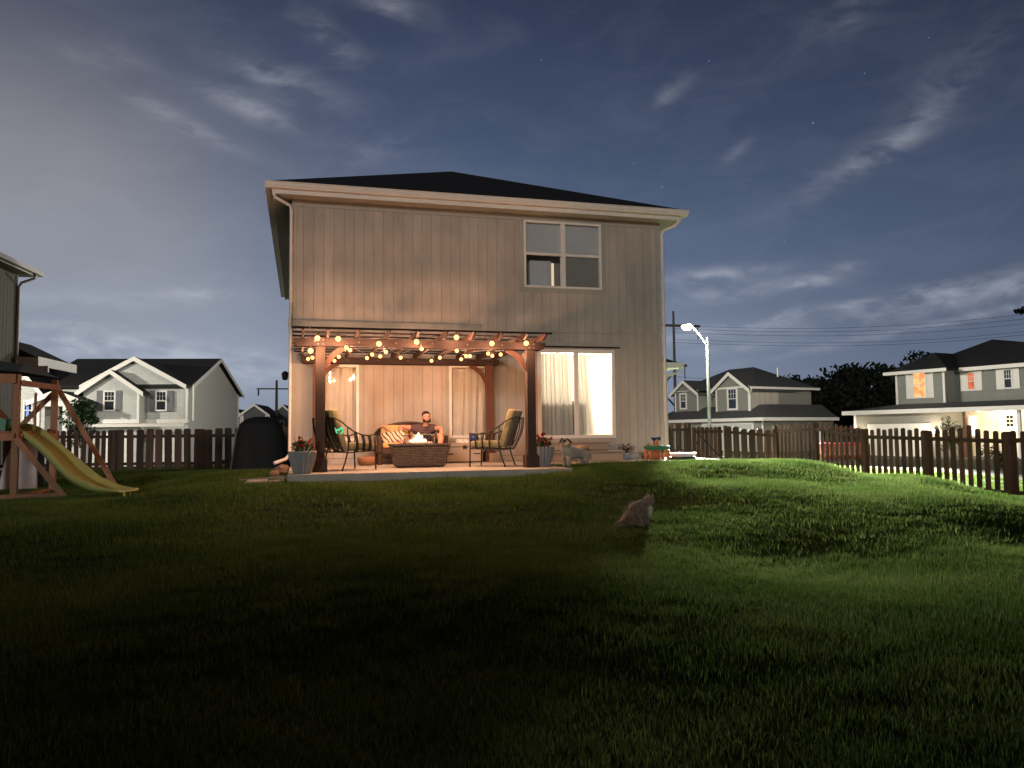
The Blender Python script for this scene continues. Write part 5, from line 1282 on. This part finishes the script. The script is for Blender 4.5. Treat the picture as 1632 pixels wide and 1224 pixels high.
def grey_house():
    F = Front(atd(1194, 615, 56), R(-76.6)); zb = -1.3
    t = loc_thing(F, 'hip_roofed_house', 'grey house with hip roof and white window trim beyond the garden gate', 'house', zb)
    Zp = lambda a, b_, d=0: F.px(a, b_, d)[1]-zb
    Xp = lambda a, b_, d=0: F.px(a, b_, d)[0]
    ez = Zp(1194, 617); gx0 = Xp(1141, 620); D1, D2 = 3.6, 6.4
    # storeys: forward gable block (x gx0..0), recess, left gable block
    lx1, lx0 = Xp(1108, 625), Xp(1071, 627)
    b = MB(); b.box(gx0, 0, 0, D2, 1.5, ez); b.box(lx0, gx0, 1.4, D2, 1.5, ez-.05); b.box(lx0, lx1, .3, 1.39, 1.5, ez-.06); b.build('wall', M['greyside'], t, local=True)
    b = MB(); b.box(.01, .03, .02, 2.9, 1.5, ez-.02); b.build('side_wall', M['siding'], t, local=True)
    b = MB(); hip(b, lx0, .0, .6, D2, ez, Zp(1180, 587, 3.4), .45); b.build('roof', M['shingle2'], t, local=True)
    gable(t, gx0, 0, ez-.05, Zp(1162, 596), 0, 4.5, .35, 'shingle2', 'greyside')
    gable(t, lx0, lx1, ez-.05, Zp(1085, 609, .3), .3, 4.0, .35, 'shingle2', 'greyside')
    b = MB(); zz = ez-.02; b.box(gx0, 0, -.04, -.001, zz, zz+.14); b.box(lx0, lx1, .26, .299, zz, zz+.14); b.box(-.12, .02, -.04, -.001, 1.9, zz-.001); b.box(gx0-.02, gx0+.10, -.04, -.001, 1.9, zz-.001); b.box(lx1-.12, lx1, .26, .299, 1.9, zz-.001); b.box(lx0, lx0+.12, .26, .299, 1.9, zz-.001); b.build('corner_trim', M['trim'], t, local=True)
    b = MB(); b.box(.45, .52, -.4, D2+.4, ez-.14, ez+.03); b.build('eave_gutter', M['trim'], t, local=True)
    x0, z1 = F.px(1161, 621); x1, z0 = F.px(1174, 650.5); window(F, t, x0, x1, z0, z1, 0, 0, trimw=.14, grille=True)
    x0, z1 = F.px(1123, 628, 1.4); x1, z0 = F.px(1129, 649, 1.4); window(F, t, x0, x1+.2, z0, z1, 1.4, 0, trimw=.12)
    x0, z1 = F.px(1085, 629, .3); x1, z0 = F.px(1093.5, 650, .3); window(F, t, x0, x1, z0, z1, .3, 0, trimw=.12)
    # ground floor, standing forward, with skirt roof
    dy = -1.3; dx = 1.2; fz = Zp(1207, 666, dy)
    X1 = Xp(1207, 670, dy)
    Y2 = D2
    b = MB(); b.box(lx0-1.0, X1, dy+.4, Y2, 0, fz-.12); b.build('ground_floor_wall', M['greyside'], t, local=True)
    b = MB(); h2 = fz+1.0
    A = [(lx0-1.3, dy, fz), (X1+.45, dy, fz), (X1+.45, Y2, fz), (lx0-1.3, Y2, fz)]; U = [(lx0-.2, dy+2.2, h2), (X1-1.0, dy+2.2, h2), (X1-1.0, Y2, h2), (lx0-.2, Y2, h2)]
    b.add(A+U, [(0, 1, 5, 4), (1, 2, 6, 5), (2, 3, 7, 6), (3, 0, 4, 7), (4, 5, 6, 7), (3, 2, 1, 0)]); b.build('skirt_roof', M['shingle2'], t, local=True)
    b = MB(); b.box(lx0-1.35, X1+.5, dy-.06, dy-.005, fz-.2, fz+.03); b.box(X1+.455, X1+.51, dy, Y2, fz-.2, fz+.03); b.build('fascia', M['trim'], t, local=True)
    b = MB(); b.tube([(X1+.40, dy+.1, fz-.2), (X1+.1, dy+.38, fz-.5), (X1+.08, dy+.36, 0)], .06, 6); b.tube([(.42, -.2, ez-.15), (.1, -.08, ez-.5), (.1, -.08, 2.4)], .06, 6); b.build('downspout', M['trim'], t, local=True)
    x0, x1 = Xp(1122, 680, dy+.4), Xp(1199, 680, dy+.4); b = MB(); gt = Zp(1160, 677, dy+.4)
    b.box(x0-.15, x1+.15, dy+.32, dy+.399, gt, gt+.18); b.box(x0-.15, x0, dy+.32, dy+.399, 0, gt-.001); b.box(x1, x1+.15, dy+.32, dy+.399, 0, gt-.001); b.build('garage_trim', M['trim'], t, local=True)
    b = MB(); b.box(x0+.01, x1-.01, dy+.36, dy+.398, 0, gt-.005); b.build('garage_door', M['whitelap'], t, local=True)
    b = MB(); vp = F.w(-1.2, 4.6, 0); b.tube([(-1.0, 4.0, ez+.9), (-1.0, 4.0, ez+1.6)], .06, 8); b.build('vent_pipe', M['trim'], t, local=True)
grey_house()

def lit_house():
    F = Front(atd(1505, 586, 46.5), R(-76.6)); zb = -1.35
    t = loc_thing(F, 'lit_house', 'grey house with glowing upstairs window and brightly lit porch at the right edge', 'house', zb)
    Zp = lambda a, b_, d=0: F.px(a, b_, d)[1]-zb
    Xp = lambda a, b_, d=0: F.px(a, b_, d)[0]
    ez = Zp(1505, 588); rec = 1.2
    lx = Xp(1427, 600); rx = 9.5
    D = 9.0
    b = MB(); b.box(lx, 0, 0, D, 2.5, ez); b.box(.001, rx, rec, D+1, 2.5, ez); b.build('wall', M['greylap'], t, local=True)
    b = MB(); hip(b, lx, 0, 0, D, ez, Zp(1482, 566, 3), .45); q = ez+.02; b.add([(lx-.2, rec-.45, q), (rx+.45, rec-.45, q), (rx+.45, 14, q), (lx-.2, 14, q), (-.4, 5.8, Zp(1579, 541, 5.8)), (-.4, 11, Zp(1579, 541, 5.8))], [(0, 1, 4), (1, 2, 5, 4), (2, 3, 5), (3, 0, 4, 5), (3, 2, 1, 0)]); b.build('roof', M['shingle'], t, local=True)
    b = MB(); b.box(lx-.5, .42, -.52, -.45, ez-.17, ez+.03); b.box(.46, rx, rec-.52, rec-.45, ez-.17, ez+.05); b.box(lx-.5, lx-.455, -.45, D, ez-.17, ez+.03); b.build('eave_gutter', M['trim'], t, local=True)
    b = MB(); b.box(lx, lx+.14, -.03, -.001, 2.5, ez-.02); b.build('corner_trim', M['trim'], t, local=True); b = MB(); b.box(-.14, .0, -.03, -.001, 2.5, ez-.02); b.build('corner_trim', M['trim'], t, local=True)
    def litpane(name, c, s):
        m = emis(name, c, s); N, L = m.node_tree.nodes, m.node_tree.links; nz = N.new('ShaderNodeTexNoise'); nz.inputs['Scale'].default_value = 2.2; cr = N.new('ShaderNodeValToRGB'); cr.color_ramp.elements[0].color = (c[0]*.75, c[1]*.55, c[2]*.45, 1); cr.color_ramp.elements[1].color = (*c, 1); cr.color_ramp.elements[0].position = .4; cr.color_ramp.elements[1].position = .55
        tc = N.new('ShaderNodeTexCoord'); L.new(tc.outputs['Object'], nz.inputs[0]); L.new(nz.outputs[0], cr.inputs[0]); L.new(cr.outputs[0], [n for n in N if n.type == 'EMISSION'][0].inputs[0]); return m
    lp = litpane('orange_lit_room', (1.0, .42, .17), 1.6)
    x0, z1 = F.px(1456, 594); x1, z0 = F.px(1476, 632); window(F, t, x0, x1, z0, z1, 0, .42, lit=lp, sh_mat=M['trim'])
    x0, z1 = F.px(1542.5, 595, rec); x1, z0 = F.px(1553.5, 620, rec); window(F, t, x0, x1, z0, z1, rec, .36, lit=litpane('dim_lit_room', (.75, .20, .09), 1.0), sh_mat=M['trim'])
    x0, z1 = F.px(1600.5, 590, rec); x1, z0 = F.px(1612.5, 617, rec); window(F, t, x0, x1, z0, z1, rec, .36, sh_mat=M['trim'])
    # ground floor
    dy = -2.0; fz = Zp(1502, 651, dy); gx0 = Xp(1361, 665, dy+.45); gx1 = Xp(1500, 665, dy+.45); py = 0.6
    b = MB(); b.box(gx0, gx1, dy+.45, 6, 0, fz-.13); b.build('garage_wall', M['greyside'], t, local=True)
    cream = mat('cream_porch_siding', (.62, .55, .42), .8)
    b = MB(); b.box(gx1+.01, rx, py, py+.2, 0, fz-.13); b.build('porch_wall', cream, t, local=True)
    b = MB(); h2 = 2.52+.35; h2 = Zp(1470, 643, -.1)
    A = [(gx0-.45, dy, fz), (rx, dy, fz), (rx, rec, fz), (gx0-.45, 6, fz)]
    b.add([(gx0-.45, dy, fz), (rx, dy, fz), (rx, rec, h2), (lx+.0, -.02, h2), (gx0-.45, 6, fz), (lx, 6, h2), (rx, -.02, h2)], [(0, 1, 6, 3), (1, 2, 6), (0, 3, 5, 4), (0, 4, 5, 3)]); b.add([(gx0-.45, dy, fz-.02), (rx, dy, fz-.02), (rx, rec, fz-.02), (gx0-.45, 6, fz-.02)], [(0, 1, 2, 3)])
    b.add([(0, -.02, h2), (rx, -.02, h2), (rx, rec, h2+.01), (0, rec, h2+.01)], [(0, 1, 2, 3)]); b.build('skirt_roof', M['shingle2'], t, local=True)
    b = MB(); b.box(gx0-.5, rx, dy-.07, dy-.005, fz-.22, fz+.03); b.box(gx0-.5, gx0-.455, dy, 6, fz-.22, fz+.03); b.build('fascia', M['trim'], t, local=True)
    b = MB(); b.box(gx0, rx, dy, py, fz-.12, fz-.10); b.build('porch_ceiling', M['trim'], t, local=True)
    b = MB(); b.box(gx0+.01, gx0+.17, dy+.41, dy+.449, 0, fz-.14); b.build('corner_trim', M['trim'], t, local=True)
    gt = 2.25; b = MB(); b.box(gx0+1.0, gx1-.7, dy+.39, dy+.449, 0, gt)
    for k in range(4): b.box(gx0+1.02, gx1-.72, dy+.382, dy+.389, .54*k+.03, .54*k+.50)
    b.build('garage_door', M['trim'], t, local=True)
    for a_ in (1539, 1626): x = Xp(a_, 690, dy+.5); b = MB(); b.box(x-.08, x+.08, dy+.4, dy+.56, 0, fz-.125); b.build('porch_post', M['redwood'] if a_ < 1600 else M['trim'], t, local=True)
    wl = emis('bright_lit_window', (1, .85, .6), 2.2)
    for (a0, a1, b0, b1) in ((1545, 1558, 664, 694), (1528, 1537, 664, 694)):
        x0, z1 = F.px(a0, b0, py); x1, z0 = F.px(a1, b1, py); window(F, t, x0, x1, z0, z1, py, 0, lit=wl, grille=False)
    # front door with six small panes
    x0, z1 = F.px(1592, 653, py); x1 = F.px(1626, 653, py)[0]; b = MB(); b.box(x0, x1, py-.05, py-.001, .2, z1-zb); d_ = b.build('front_door', mat('white_door_paint', (.8, .76, .66), .4), t, local=True)
    b = MB()
    for i in range(2):
        for j in range(3): xx = x0+(x1-x0)*(.36+.17*i); zz = z1-zb-.35-.22*j; b.box(xx, xx+.16, py-.058, py-.051, zz-.17, zz)
    b.build('door_panes', M['darkpane'], d_, local=True)
    Mt = ROOTM[t.name].inverted()
    # coach lamps: one at each end of the garage
    for (x, pw) in ((gx0+.35, 60), (gx1-.3, 110)):
        b = MB(); b.box(x-.06, x+.06, dy+.40, dy+.449, 1.65, 1.95); b.lathe((x, dy+.30, 1.62), [(.06, 0), (.09, .04), (.10, .26), (.03, .36)], 8); l_ = b.build('coach_lamp', M['blackmetal'], t, local=True)
        b = MB(); b.ball((x, dy+.16, 1.78), .085, .06, .14, 10, 8); b.build('lamp_bulb', emis('lit_coach_lamp', (1, .86, .66), 14), l_, local=True, smooth=True)
        point_light('coach_lamp_light', Mt @ Vector((x, dy-.05, 1.78)), pw, (1, .80, .55), .06, t)
    for x in (Xp(1560, 660, -.6), Xp(1610, 660, -.6)): point_light('porch_light', Mt @ Vector((x, -.6, fz-.35)), 130, (1, .82, .56), .1, t)
    b = MB()
    for x in (Xp(1560, 660, -.6), Xp(1610, 660, -.6)): b.lathe((x, -.6, fz-.20), [(.12, 0), (.13, .079)], 14)
    b.build('porch_lamp', emis('lit_porch_lamp', (1, .85, .62), 8), t, local=True)
lit_house()

def neighbour_left():
    "side wall of the next-door house running out of the left edge"
    F = Front(Vector((0, 0, 0)), 0)
    e = atd(62, 434, 24); ang = R(-5.8); u = Vector((math.cos(ang), math.sin(ang), 0)); v = Vector((-math.sin(ang), math.cos(ang), 0))
    c = e-u*.42-v*.42; g = gz(c.x, c.y)
    t = thing('neighbour_house', 'corner of a tall grey-green neighbouring house cut off by the left edge', 'house', (c.x, c.y, g), ang)
    z1 = e.z-.16-g; ze = e.z-g
    def lb(b, n, m_, **k): return b.build(n, m_, t, local=True, **k)
    b = MB(); b.box(-9, 0, -10, 0, 0, z1); lb(b, 'wall', M['backing'])
    b = MB()
    for i in range(49): y = -.03-.2032*i; b.box(.0005, .010, y-.1985, y-.0045, .1, z1-.02)
    lb(b, 'siding', mat('neighbour_siding_paint', (.13, .12, .10), .75))
    b = MB(); b.box(.0105, .022, -.12, .0, .1, z1-.02); lb(b, 'corner_trim', M['greyside'])
    b = MB(); hip(b, -9, 0, -10, 0, ze+.01, ze+2.0, .45); lb(b, 'roof', M['shingle'])
    b = MB(); b.box(-9.4, .42, -10.4, .42, z1, z1+.02); lb(b, 'soffit', M['soffit'])
    b = MB(); b.box(.42, .55, -10.5, .50, ze-.13, ze); b.box(.40, .419, -10.4, .42, z1-.02, ze); lb(b, 'gutter', M['trim'])
    b = MB(); b.box(-9.4, .40, .42, .50, ze-.13, ze); lb(b, 'rear_gutter', M['trim'])
    b = MB(); b.tube([(.46, .10, ze-.13), (.44, .08, z1-.10), (.12, -.02, z1-.26), (.06, -.04, z1-.4), (.06, -.04, 3.15), (.14, .06, 3.05)], .045, 6); lb(b, 'downspout', M['trim'], smooth=True)
    # low porch roof running on past the far corner
    p = ROOTM[t.name] @ atd(102, 579, 25.5); q = ROOTM[t.name] @ atd(30, 553, 24.6)
    b = MB(); b.add([(-.8, .03, q.z+.25), (p.x, .1, p.z), (p.x, 3.0, p.z), (-.8, 3.0, q.z+.25), (-.8, .03, q.z-.25), (p.x, .1, p.z-.06), (p.x, 3.0, p.z-.06), (-.8, 3.0, q.z-.25)], [(0, 1, 2, 3), (4, 7, 6, 5), (0, 4, 5, 1), (1, 5, 6, 2), (0, 3, 7, 4)]); lb(b, 'porch_roof', M['shingle'])
    b = MB(); b.box(-.02, p.x, .02, .09, p.z-.26, p.z+.0); b.box(p.x+.002, p.x+.06, .02, 3.0, p.z-.26, p.z+.02); b.box(.9, p.x-.28, .04, .12, p.z-.46, p.z-.262); lb(b, 'porch_fascia', M['trim'])
    b = MB(); b.box(p.x-1.0, p.x-.84, .12, .28, 0, p.z-.265); lb(b, 'porch_post', M['trim'])
neighbour_left()

def dark_house(a0, a1, ytop, yb, d, label, ang=-8):
    c = atd(a0, yb, d); e = atd(a1, yb, d); w = (e-c).length; zt = atd(a0, ytop, d).z; zb = -1.6
    F = Front(c, R(ang)); t = loc_thing(F, 'distant_house', label, 'house', zb)
    ez = atd(a0, yb, d).z-zb
    b = MB(); b.box(0, w, 0, 8, 0, ez); b.build('wall', M['darkhouse'], t, local=True)
    gable(t, 0, w, ez, zt-zb, 0, 8, .3, 'shingle', 'darkhouse')
    x0 = w*.42; window(F, t, x0, x0+w*.1, zb+ez-1.9, zb+ez-.6, 0, 0, grille=False)
    b = MB(); b.box(0, .2, -.03, -.001, 0, ez); b.box(w-.2, w, -.03, -.001, 0, ez); b.build('corner_trim', M['trim'], t, local=True)
dark_house(385, 425, 645, 660, 85, 'small dark far house with pointed gable right of the pale gabled house')
dark_house(430, 470, 646, 664, 95, 'small dark far house half hidden by the left house corner')
dark_house(372, 384, 653, 662, 100, 'tiny far house squeezed against the pale gabled house side')

# ------------------------------------------------------------------ street things
def street_lamp():
    p = atd(1131, 690, 42); g = -1.15; head = atd(1095, 521, 41.6); top = atd(1128, 536, 42)
    t = thing('street_lamp', 'pale steel street lamp with curved arm shining white beside the grey house', 'street lamp', (p.x, p.y, g))
    b = MB(); b.tube([(p.x, p.y, g), (p.x, p.y, top.z-.4), (p.x, p.y, top.z)], [.11, .075, .065], 12); b.build('pole', M['galv'], t, smooth=True)
    b = MB(); b.lathe((p.x, p.y, g), [(.2, 0), (.2, .1), (.13, .16)], 12); b.build('base_plate', M['galv'], t)
    k = Vector((p.x, p.y, top.z)); b = MB(); pts = []
    for i in range(9):
        u = i/8; q = k.lerp(head, u); q.z = k.z-.5+(head.z+.12-k.z+.5)*math.sin(u*PI/2); pts.append(q)
    b.tube(pts, .045, 8); b.build('arm', M['galv'], t, smooth=True)
    d = (head-k); d.z = 0; d.normalize()
    b = MB(); b.bar(head-d*.35+Vector((0, 0, .12)), head+d*.30+Vector((0, 0, .12)), .28, .10); b.build('lamp_head', M['galv'], t, bevel=.02)
    b = MB(); b.ball(head+Vector((0, 0, .0)), .30, .24, .17, 16, 10); b.build('lens', emis('white_lamp_lens', (1, .96, .86), 60), t, smooth=True)
    point_light('street_lamp_light', head-Vector((0, 0, .18)), 11000, (1.0, .95, .84), .18, t)
    sl = bpy.data.lights.new('street_lamp_beam', 'SPOT'); sl.energy = 1450000; sl.color = (1.0, .96, .84); sl.spot_size = R(69.2); sl.spot_blend = .62; sl.shadow_soft_size = .95
    so_ = bpy.data.objects.new('street_lamp_beam', sl); COL.objects.link(so_); so_.parent = t
    hp = head-Vector((0, 0, .16)); so_.location = ROOTM[t.name] @ hp; dh = (Vector((8.6, -4.0, 0))-hp); dh.z = 0; dh.normalize(); so_.rotation_euler = (-(dh*math.cos(R(44))-Vector((0, 0, math.sin(R(44)))))).to_track_quat('Z', 'Y').to_euler()
street_lamp()
def assumed_lamp_hidden():
    # assumed street lamp, unseen behind the house, added to light the left houses
    p = Vector((3.8, 24.5, -1.1))
    t = thing('street_lamp', 'assumed street lamp hidden behind the tall house, added to light the pale houses on the left', 'street lamp', p)
    b = MB(); b.tube([p, p+Vector((0, 0, 7.2))], [.11, .065], 12); b.build('pole', M['galv'], t, smooth=True)
    b = MB(); b.tube([p+Vector((0, 0, 7.1)), p+Vector((-.6, 0, 7.5)), p+Vector((-1.6, 0, 7.6))], .045, 8); b.build('arm', M['galv'], t, smooth=True)
    b = MB(); b.bar(p+Vector((-2.1, 0, 7.6)), p+Vector((-1.5, 0, 7.6)), .28, .1); b.build('lamp_head', M['galv'], t)
    b = MB(); b.ball(p+Vector((-1.8, 0, 7.52)), .24, .14, .08, 12, 8); b.build('lens', emis('assumed_lamp_lens', (1, .96, .86), 40), t, smooth=True)
    point_light('street_lamp_light', p+Vector((-1.8, 0, 7.35)), 3000, (1.0, .94, .80), .18, t)
assumed_lamp_hidden()
def assumed_lamp_left():
    p = Vector((-21.5, 24.0, -1.1))  # assumed lamp out of view, added to brighten the pale house fronts
    t = thing('street_lamp', 'assumed street lamp beyond the left edge, past the neighbouring house, added to light the pale houses', 'street lamp', p)
    b = MB(); b.tube([p, p+Vector((0, 0, 7.2))], [.11, .065], 12); b.build('pole', M['galv'], t, smooth=True)
    b = MB(); b.tube([p+Vector((0, 0, 7.1)), p+Vector((0, .6, 7.5)), p+Vector((0, 1.6, 7.6))], .045, 8); b.build('arm', M['galv'], t, smooth=True)
    b = MB(); b.bar(p+Vector((0, 1.5, 7.6)), p+Vector((0, 2.1, 7.6)), .28, .1); b.build('lamp_head', M['galv'], t)
    b = MB(); b.ball(p+Vector((0, 1.8, 7.52)), .24, .14, .08, 12, 8); b.build('lens', bpy.data.materials['assumed_lamp_lens'], t, smooth=True)
    point_light('street_lamp_light', p+Vector((0, 1.8, 7.35)), 9000, (1.0, .95, .82), .18, t)
assumed_lamp_left()
def rear_light_blocker():
    "unseen leafy bank added behind the camera to block the low light from the lawn"
    rg = random.Random(12); b = MB(); b.box(-30, 30, -25.6, -24.4, -1.2, 2.3)
    for i in range(9000):
        x = rg.uniform(-30, 30); z = rg.uniform(-1, 2.9); y = -25+rg.choice((-1, 1))*rg.uniform(.5, .75) if z < 2.3 else -25+rg.uniform(-.6, .6)
        leaves(b, (x, y, z), .05, .05, .05, 1, .14, rg, 0)
    tag(b.build('lawn_light_blocker', M['darkleaf']), 'unseen leafy bank added behind the camera to keep light off the lawn', 'lawn_light_blocker')
rear_light_blocker()

def pylon(px, ytop, d, label, h_cross=2):
    p = atd(px, ytop, d); g = -1.6
    t = thing('utility_pole', label, 'utility pole', (p.x, p.y, g))
    b = MB(); b.tube([(p.x, p.y, g), (p.x, p.y, p.z)], [d*.0024, d*.0014], 8); b.build('pole', M['bark'], t)
    return t, p
t1, pp1 = pylon(441, 606, 90, 'thin far power pole with one crossarm left of the house')
b = MB(); z = atd(441, 617, 90).z; b.bar((pp1.x-2.2, pp1.y, z-.2), (pp1.x+2.2, pp1.y, z-.2), .15, .15)
for s in (-2.0, 2.0): b.tube([(pp1.x+s, pp1.y, z-.3), (pp1.x+s, pp1.y, z-1.0)], .09, 6)
b.build('crossarm', M['bark'], t1)
t2, pp2 = pylon(1073, 496, 70, 'tall dark power pole with crossarms between the house and the grey house')
for yy, hw in ((519, 2.6), (583, 1.2)):
    b = MB(); z = atd(1073, yy, 70).z; b.bar((pp2.x-hw, pp2.y+.0, z), (pp2.x+hw, pp2.y, z), .22, .2)
    b.tube([(pp2.x+hw-.2, pp2.y, z), (pp2.x+hw-.2, pp2.y, z-1.2)], .05, 6); b.build('crossarm', M['bark'], t2)
b = MB(); z = atd(1073, 610, 70).z; b.bar((pp2.x, pp2.y, z+1), (pp2.x-1.3, pp2.y, z-.4), .12, .12); b.bar((pp2.x, pp2.y, z-2.2), (pp2.x-1.3, pp2.y, z-.8), .12, .12); b.build('brace', M['bark'], t2)
def wires():
    for i, (ya, yb) in enumerate([(519, 487), (524, 495), (530, 503), (541, 516), (546, 521), (600, 605)]):
        a = atd(1075, ya, 70); c_ = atd(1750, yb, 62+i*2); b = MB()
        b.tube([a.lerp(c_, k/16)-Vector((0, 0, .9*math.sin(PI*k/16))) for k in range(17)], .013, 5, cap=False)
        tag(b.build('overhead_wire', M['cable']), ['topmost thin overhead wire crossing the right sky', 'second overhead wire from the top in the right sky', 'third overhead wire from the top in the right sky', 'fourth overhead wire from the top in the right sky', 'fifth overhead wire from the top, above the roofs', 'lowest overhead wire, just above the grey house roof'][i], 'wire', 'overhead wires in the right sky')
wires()

def car():
    F = Front(Vector((23.6, 4.6, 0)), R(-95)); 
    c = atd(1338, 694, 30); g = gz(c.x, c.y)
    ang = math.atan2(c.y-CAMP.y, c.x-CAMP.x)+R(4)
    t = thing('parked_car', 'red car parked beyond the fence in front of the lit house garage', 'car', (c.x, c.y, g), ang)
    red = mat('red_car_paint', (.16, .008, .010), .25, var=.03, coat=1)
    def side(pr, y0, y1, n, mt, **k): b = MB(); b.prism([(p[0], y0, p[1]) for p in pr], (0, y1-y0, 0)); return b.build(n, mt, t, local=True, **k)
    body = [(-2.1, .32), (2.1, .32), (2.2, .5), (2.15, .78), (1.2, .92), (-1.5, .95), (-2.15, .90), (-2.2, .5)]
    side(body, -.85, .85, 'body', red, bevel=.06)
    side([(-1.55, .94), (1.0, .93), (.35, 1.38), (-1.0, 1.40)], -.74, .74, 'cabin', M['darkpane'], bevel=.04)
    side([(-1.02, 1.401), (.37, 1.381), (.30, 1.43), (-.95, 1.45)], -.66, .66, 'roof', red, bevel=.02)
    for x in (-1.35, 1.35):
        for y in (-.86, .68):
            b = MB(); n = 20; b.prism([(x+.32*math.cos(2*PI*k/n), y, .32+.32*math.sin(2*PI*k/n)) for k in range(n)], (0, .18, 0)); w = b.build('wheel', M['blackmetal'], t, local=True)
            b = MB(); yy = y-.012 if y < 0 else y+.181; b.prism([(x+.2*math.cos(2*PI*k/n), yy, .32+.2*math.sin(2*PI*k/n)) for k in range(n)], (0, .011, 0)); b.build('rim', M['galv'], w, local=True)
    for y in (-.65, .45):
        b = MB(); b.box(2.165, 2.215, y, y+.2, .58, .70); b.build('headlight', mat('headlight_glass', (.7, .7, .7), .1), t, local=True)
        b = MB(); b.box(-2.215, -2.165, y, y+.2, .62, .76); b.build('tail_light', mat('tail_light_glass', (.35, .01, .01), .2), t, local=True)
car()

def ribbon(name, pts, w, mt, dz, kerb=False):
    b = MB(); n = 30; A, B = Vector(pts[0]), Vector(pts[1]); d = (B-A).normalized(); s = Vector((-d.y, d.x))
    vs = []
    for i in range(n+1):
        q = A.lerp(B, i/n)
        for k in range(4):
            o = (k/3-.5)*w; x, y = q.x+s.x*o, q.y+s.y*o; vs.append((x, y, gz(x, y)+dz))
    b.add(vs, [(i*4+k, i*4+k+1, (i+1)*4+k+1, (i+1)*4+k) for i in range(n) for k in range(3)])
    tag(b.build(name, mt), kind='structure')
ribbon('road', ((18.6, -30), (26.0, 60)), 6.5, M['asphalt'], .03)
ribbon('road', ((-60, 31), (40, 19)), 6.5, M['asphalt'], .034)

# far field of grass beyond the fence is the ground sheet itself; trees
def tree(name, label, x, y, zb, h, cr, seed, n=1400, leaf=.22, mt='darkleaf', clumps=9, group=None, trunk=.28, crown_low=.35):
    rg = random.Random(seed); t = thing(name, label, 'tree', (x, y, zb), 0, group)
    b = MB(); b.tube([(x, y, zb-.2), (x+rg.uniform(-.1, .1), y, zb+h*.3), (x, y, zb+h*.75)], [trunk, trunk*.7, trunk*.2], 8)
    C_ = []
    for i in range(clumps):
        a = rg.uniform(0, 6.28); r = cr*rg.uniform(.15, .75); z = zb+h*rg.uniform(crown_low, .92); k = cr*rg.uniform(.28, .5)
        C_.append((x+r*math.cos(a), y+r*math.sin(a), z, k)); b.tube([(x, y, zb+h*.25+(z-zb)*.3), (x+r*math.cos(a)*.6, y+r*math.sin(a)*.6, z-k*.3), (x+r*math.cos(a), y+r*math.sin(a), z)], [trunk*.4, trunk*.2, trunk*.08], 5)
    b.build('trunk', M['bark'], t)
    b = MB()
    for (cx_, cy_, cz_, k) in C_: leaves(b, (cx_, cy_, cz_), k*1.1, k*1.1, k*.85, n//clumps, leaf, rg, .25)
    b.build('crown', M[mt], t); return t
def tree_px(px, ytop, d, cr, seed, label, **k):
    p = atd(px, ytop, d); return tree('dark_tree', label, p.x, p.y, -1.6, p.z+1.6, cr, seed, group='dark trees between the two right houses', **k)
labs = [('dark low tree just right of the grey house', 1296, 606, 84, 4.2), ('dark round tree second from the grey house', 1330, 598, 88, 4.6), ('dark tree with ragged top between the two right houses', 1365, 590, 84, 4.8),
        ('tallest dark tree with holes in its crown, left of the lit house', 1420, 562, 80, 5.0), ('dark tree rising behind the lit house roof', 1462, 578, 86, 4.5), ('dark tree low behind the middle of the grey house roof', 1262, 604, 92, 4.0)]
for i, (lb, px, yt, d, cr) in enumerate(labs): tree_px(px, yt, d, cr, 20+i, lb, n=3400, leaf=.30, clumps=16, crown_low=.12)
# dense under-storey mass
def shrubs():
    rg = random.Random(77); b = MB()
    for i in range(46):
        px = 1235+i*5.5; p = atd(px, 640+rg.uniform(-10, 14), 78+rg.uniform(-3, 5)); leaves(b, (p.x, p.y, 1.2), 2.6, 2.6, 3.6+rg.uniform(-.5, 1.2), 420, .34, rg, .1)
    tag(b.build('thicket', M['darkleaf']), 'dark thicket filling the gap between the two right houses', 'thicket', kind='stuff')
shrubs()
p = atd(133, 664, 36); tree('leafy_shrub', 'small leafy green tree in front of the pale gabled house', p.x, p.y, -1.1, atd(133, 632, 36).z+1.1, 1.0, 41, n=1500, leaf=.09, mt='leaf', clumps=12, trunk=.06, crown_low=.35)
p = atd(1512, 664, 30); tree('sapling', 'thin young leafy tree in front of the lit porch', p.x, p.y, gz(p.x, p.y), atd(1512, 645, 30).z-gz(p.x, p.y), .62, 42, n=420, leaf=.055, mt='leaf', clumps=12, trunk=.035, crown_low=.35)
p = atd(1585, 700, 31); tree('small_bush', 'low bush before the porch of the lit house', p.x, p.y, gz(p.x, p.y), 1.0, .6, 43, n=500, leaf=.06, mt='leaf', clumps=6, trunk=.03, crown_low=.2)
# branch tip of a tree standing outside the right edge
def right_tree():
    p = atd(1640, 494, 7.5); t = thing('garden_tree', 'dark leafy branch tip reaching in at the right edge', 'tree', (p.x+1.5, p.y, gz(p.x+1.5, p.y)))
    x, y, g = p.x+1.5, p.y, gz(p.x+1.5, p.y); b = MB(); b.tube([(x, y, g), (x, y, p.z-.4), (x+.1, y, p.z+1.5)], [.07, .05, .02], 8); b.tube([(x, y, p.z-.3), (x-.8, y, p.z+.05), (p.x-.1, p.y, p.z)], [.03, .02, .008], 6); b.build('trunk', M['bark'], t)
    rg = random.Random(6); b = MB(); leaves(b, p+Vector((-.03, 0, .0)), .12, .12, .035, 60, .03, rg, 0); leaves(b, p+Vector((.5, 0, .05)), .35, .3, .12, 200, .035, rg, 0); leaves(b, (x, y, p.z+1.0), .7, .7, .6, 900, .04, rg, .2); b.build('crown', M['darkleaf'], t)
right_tree()
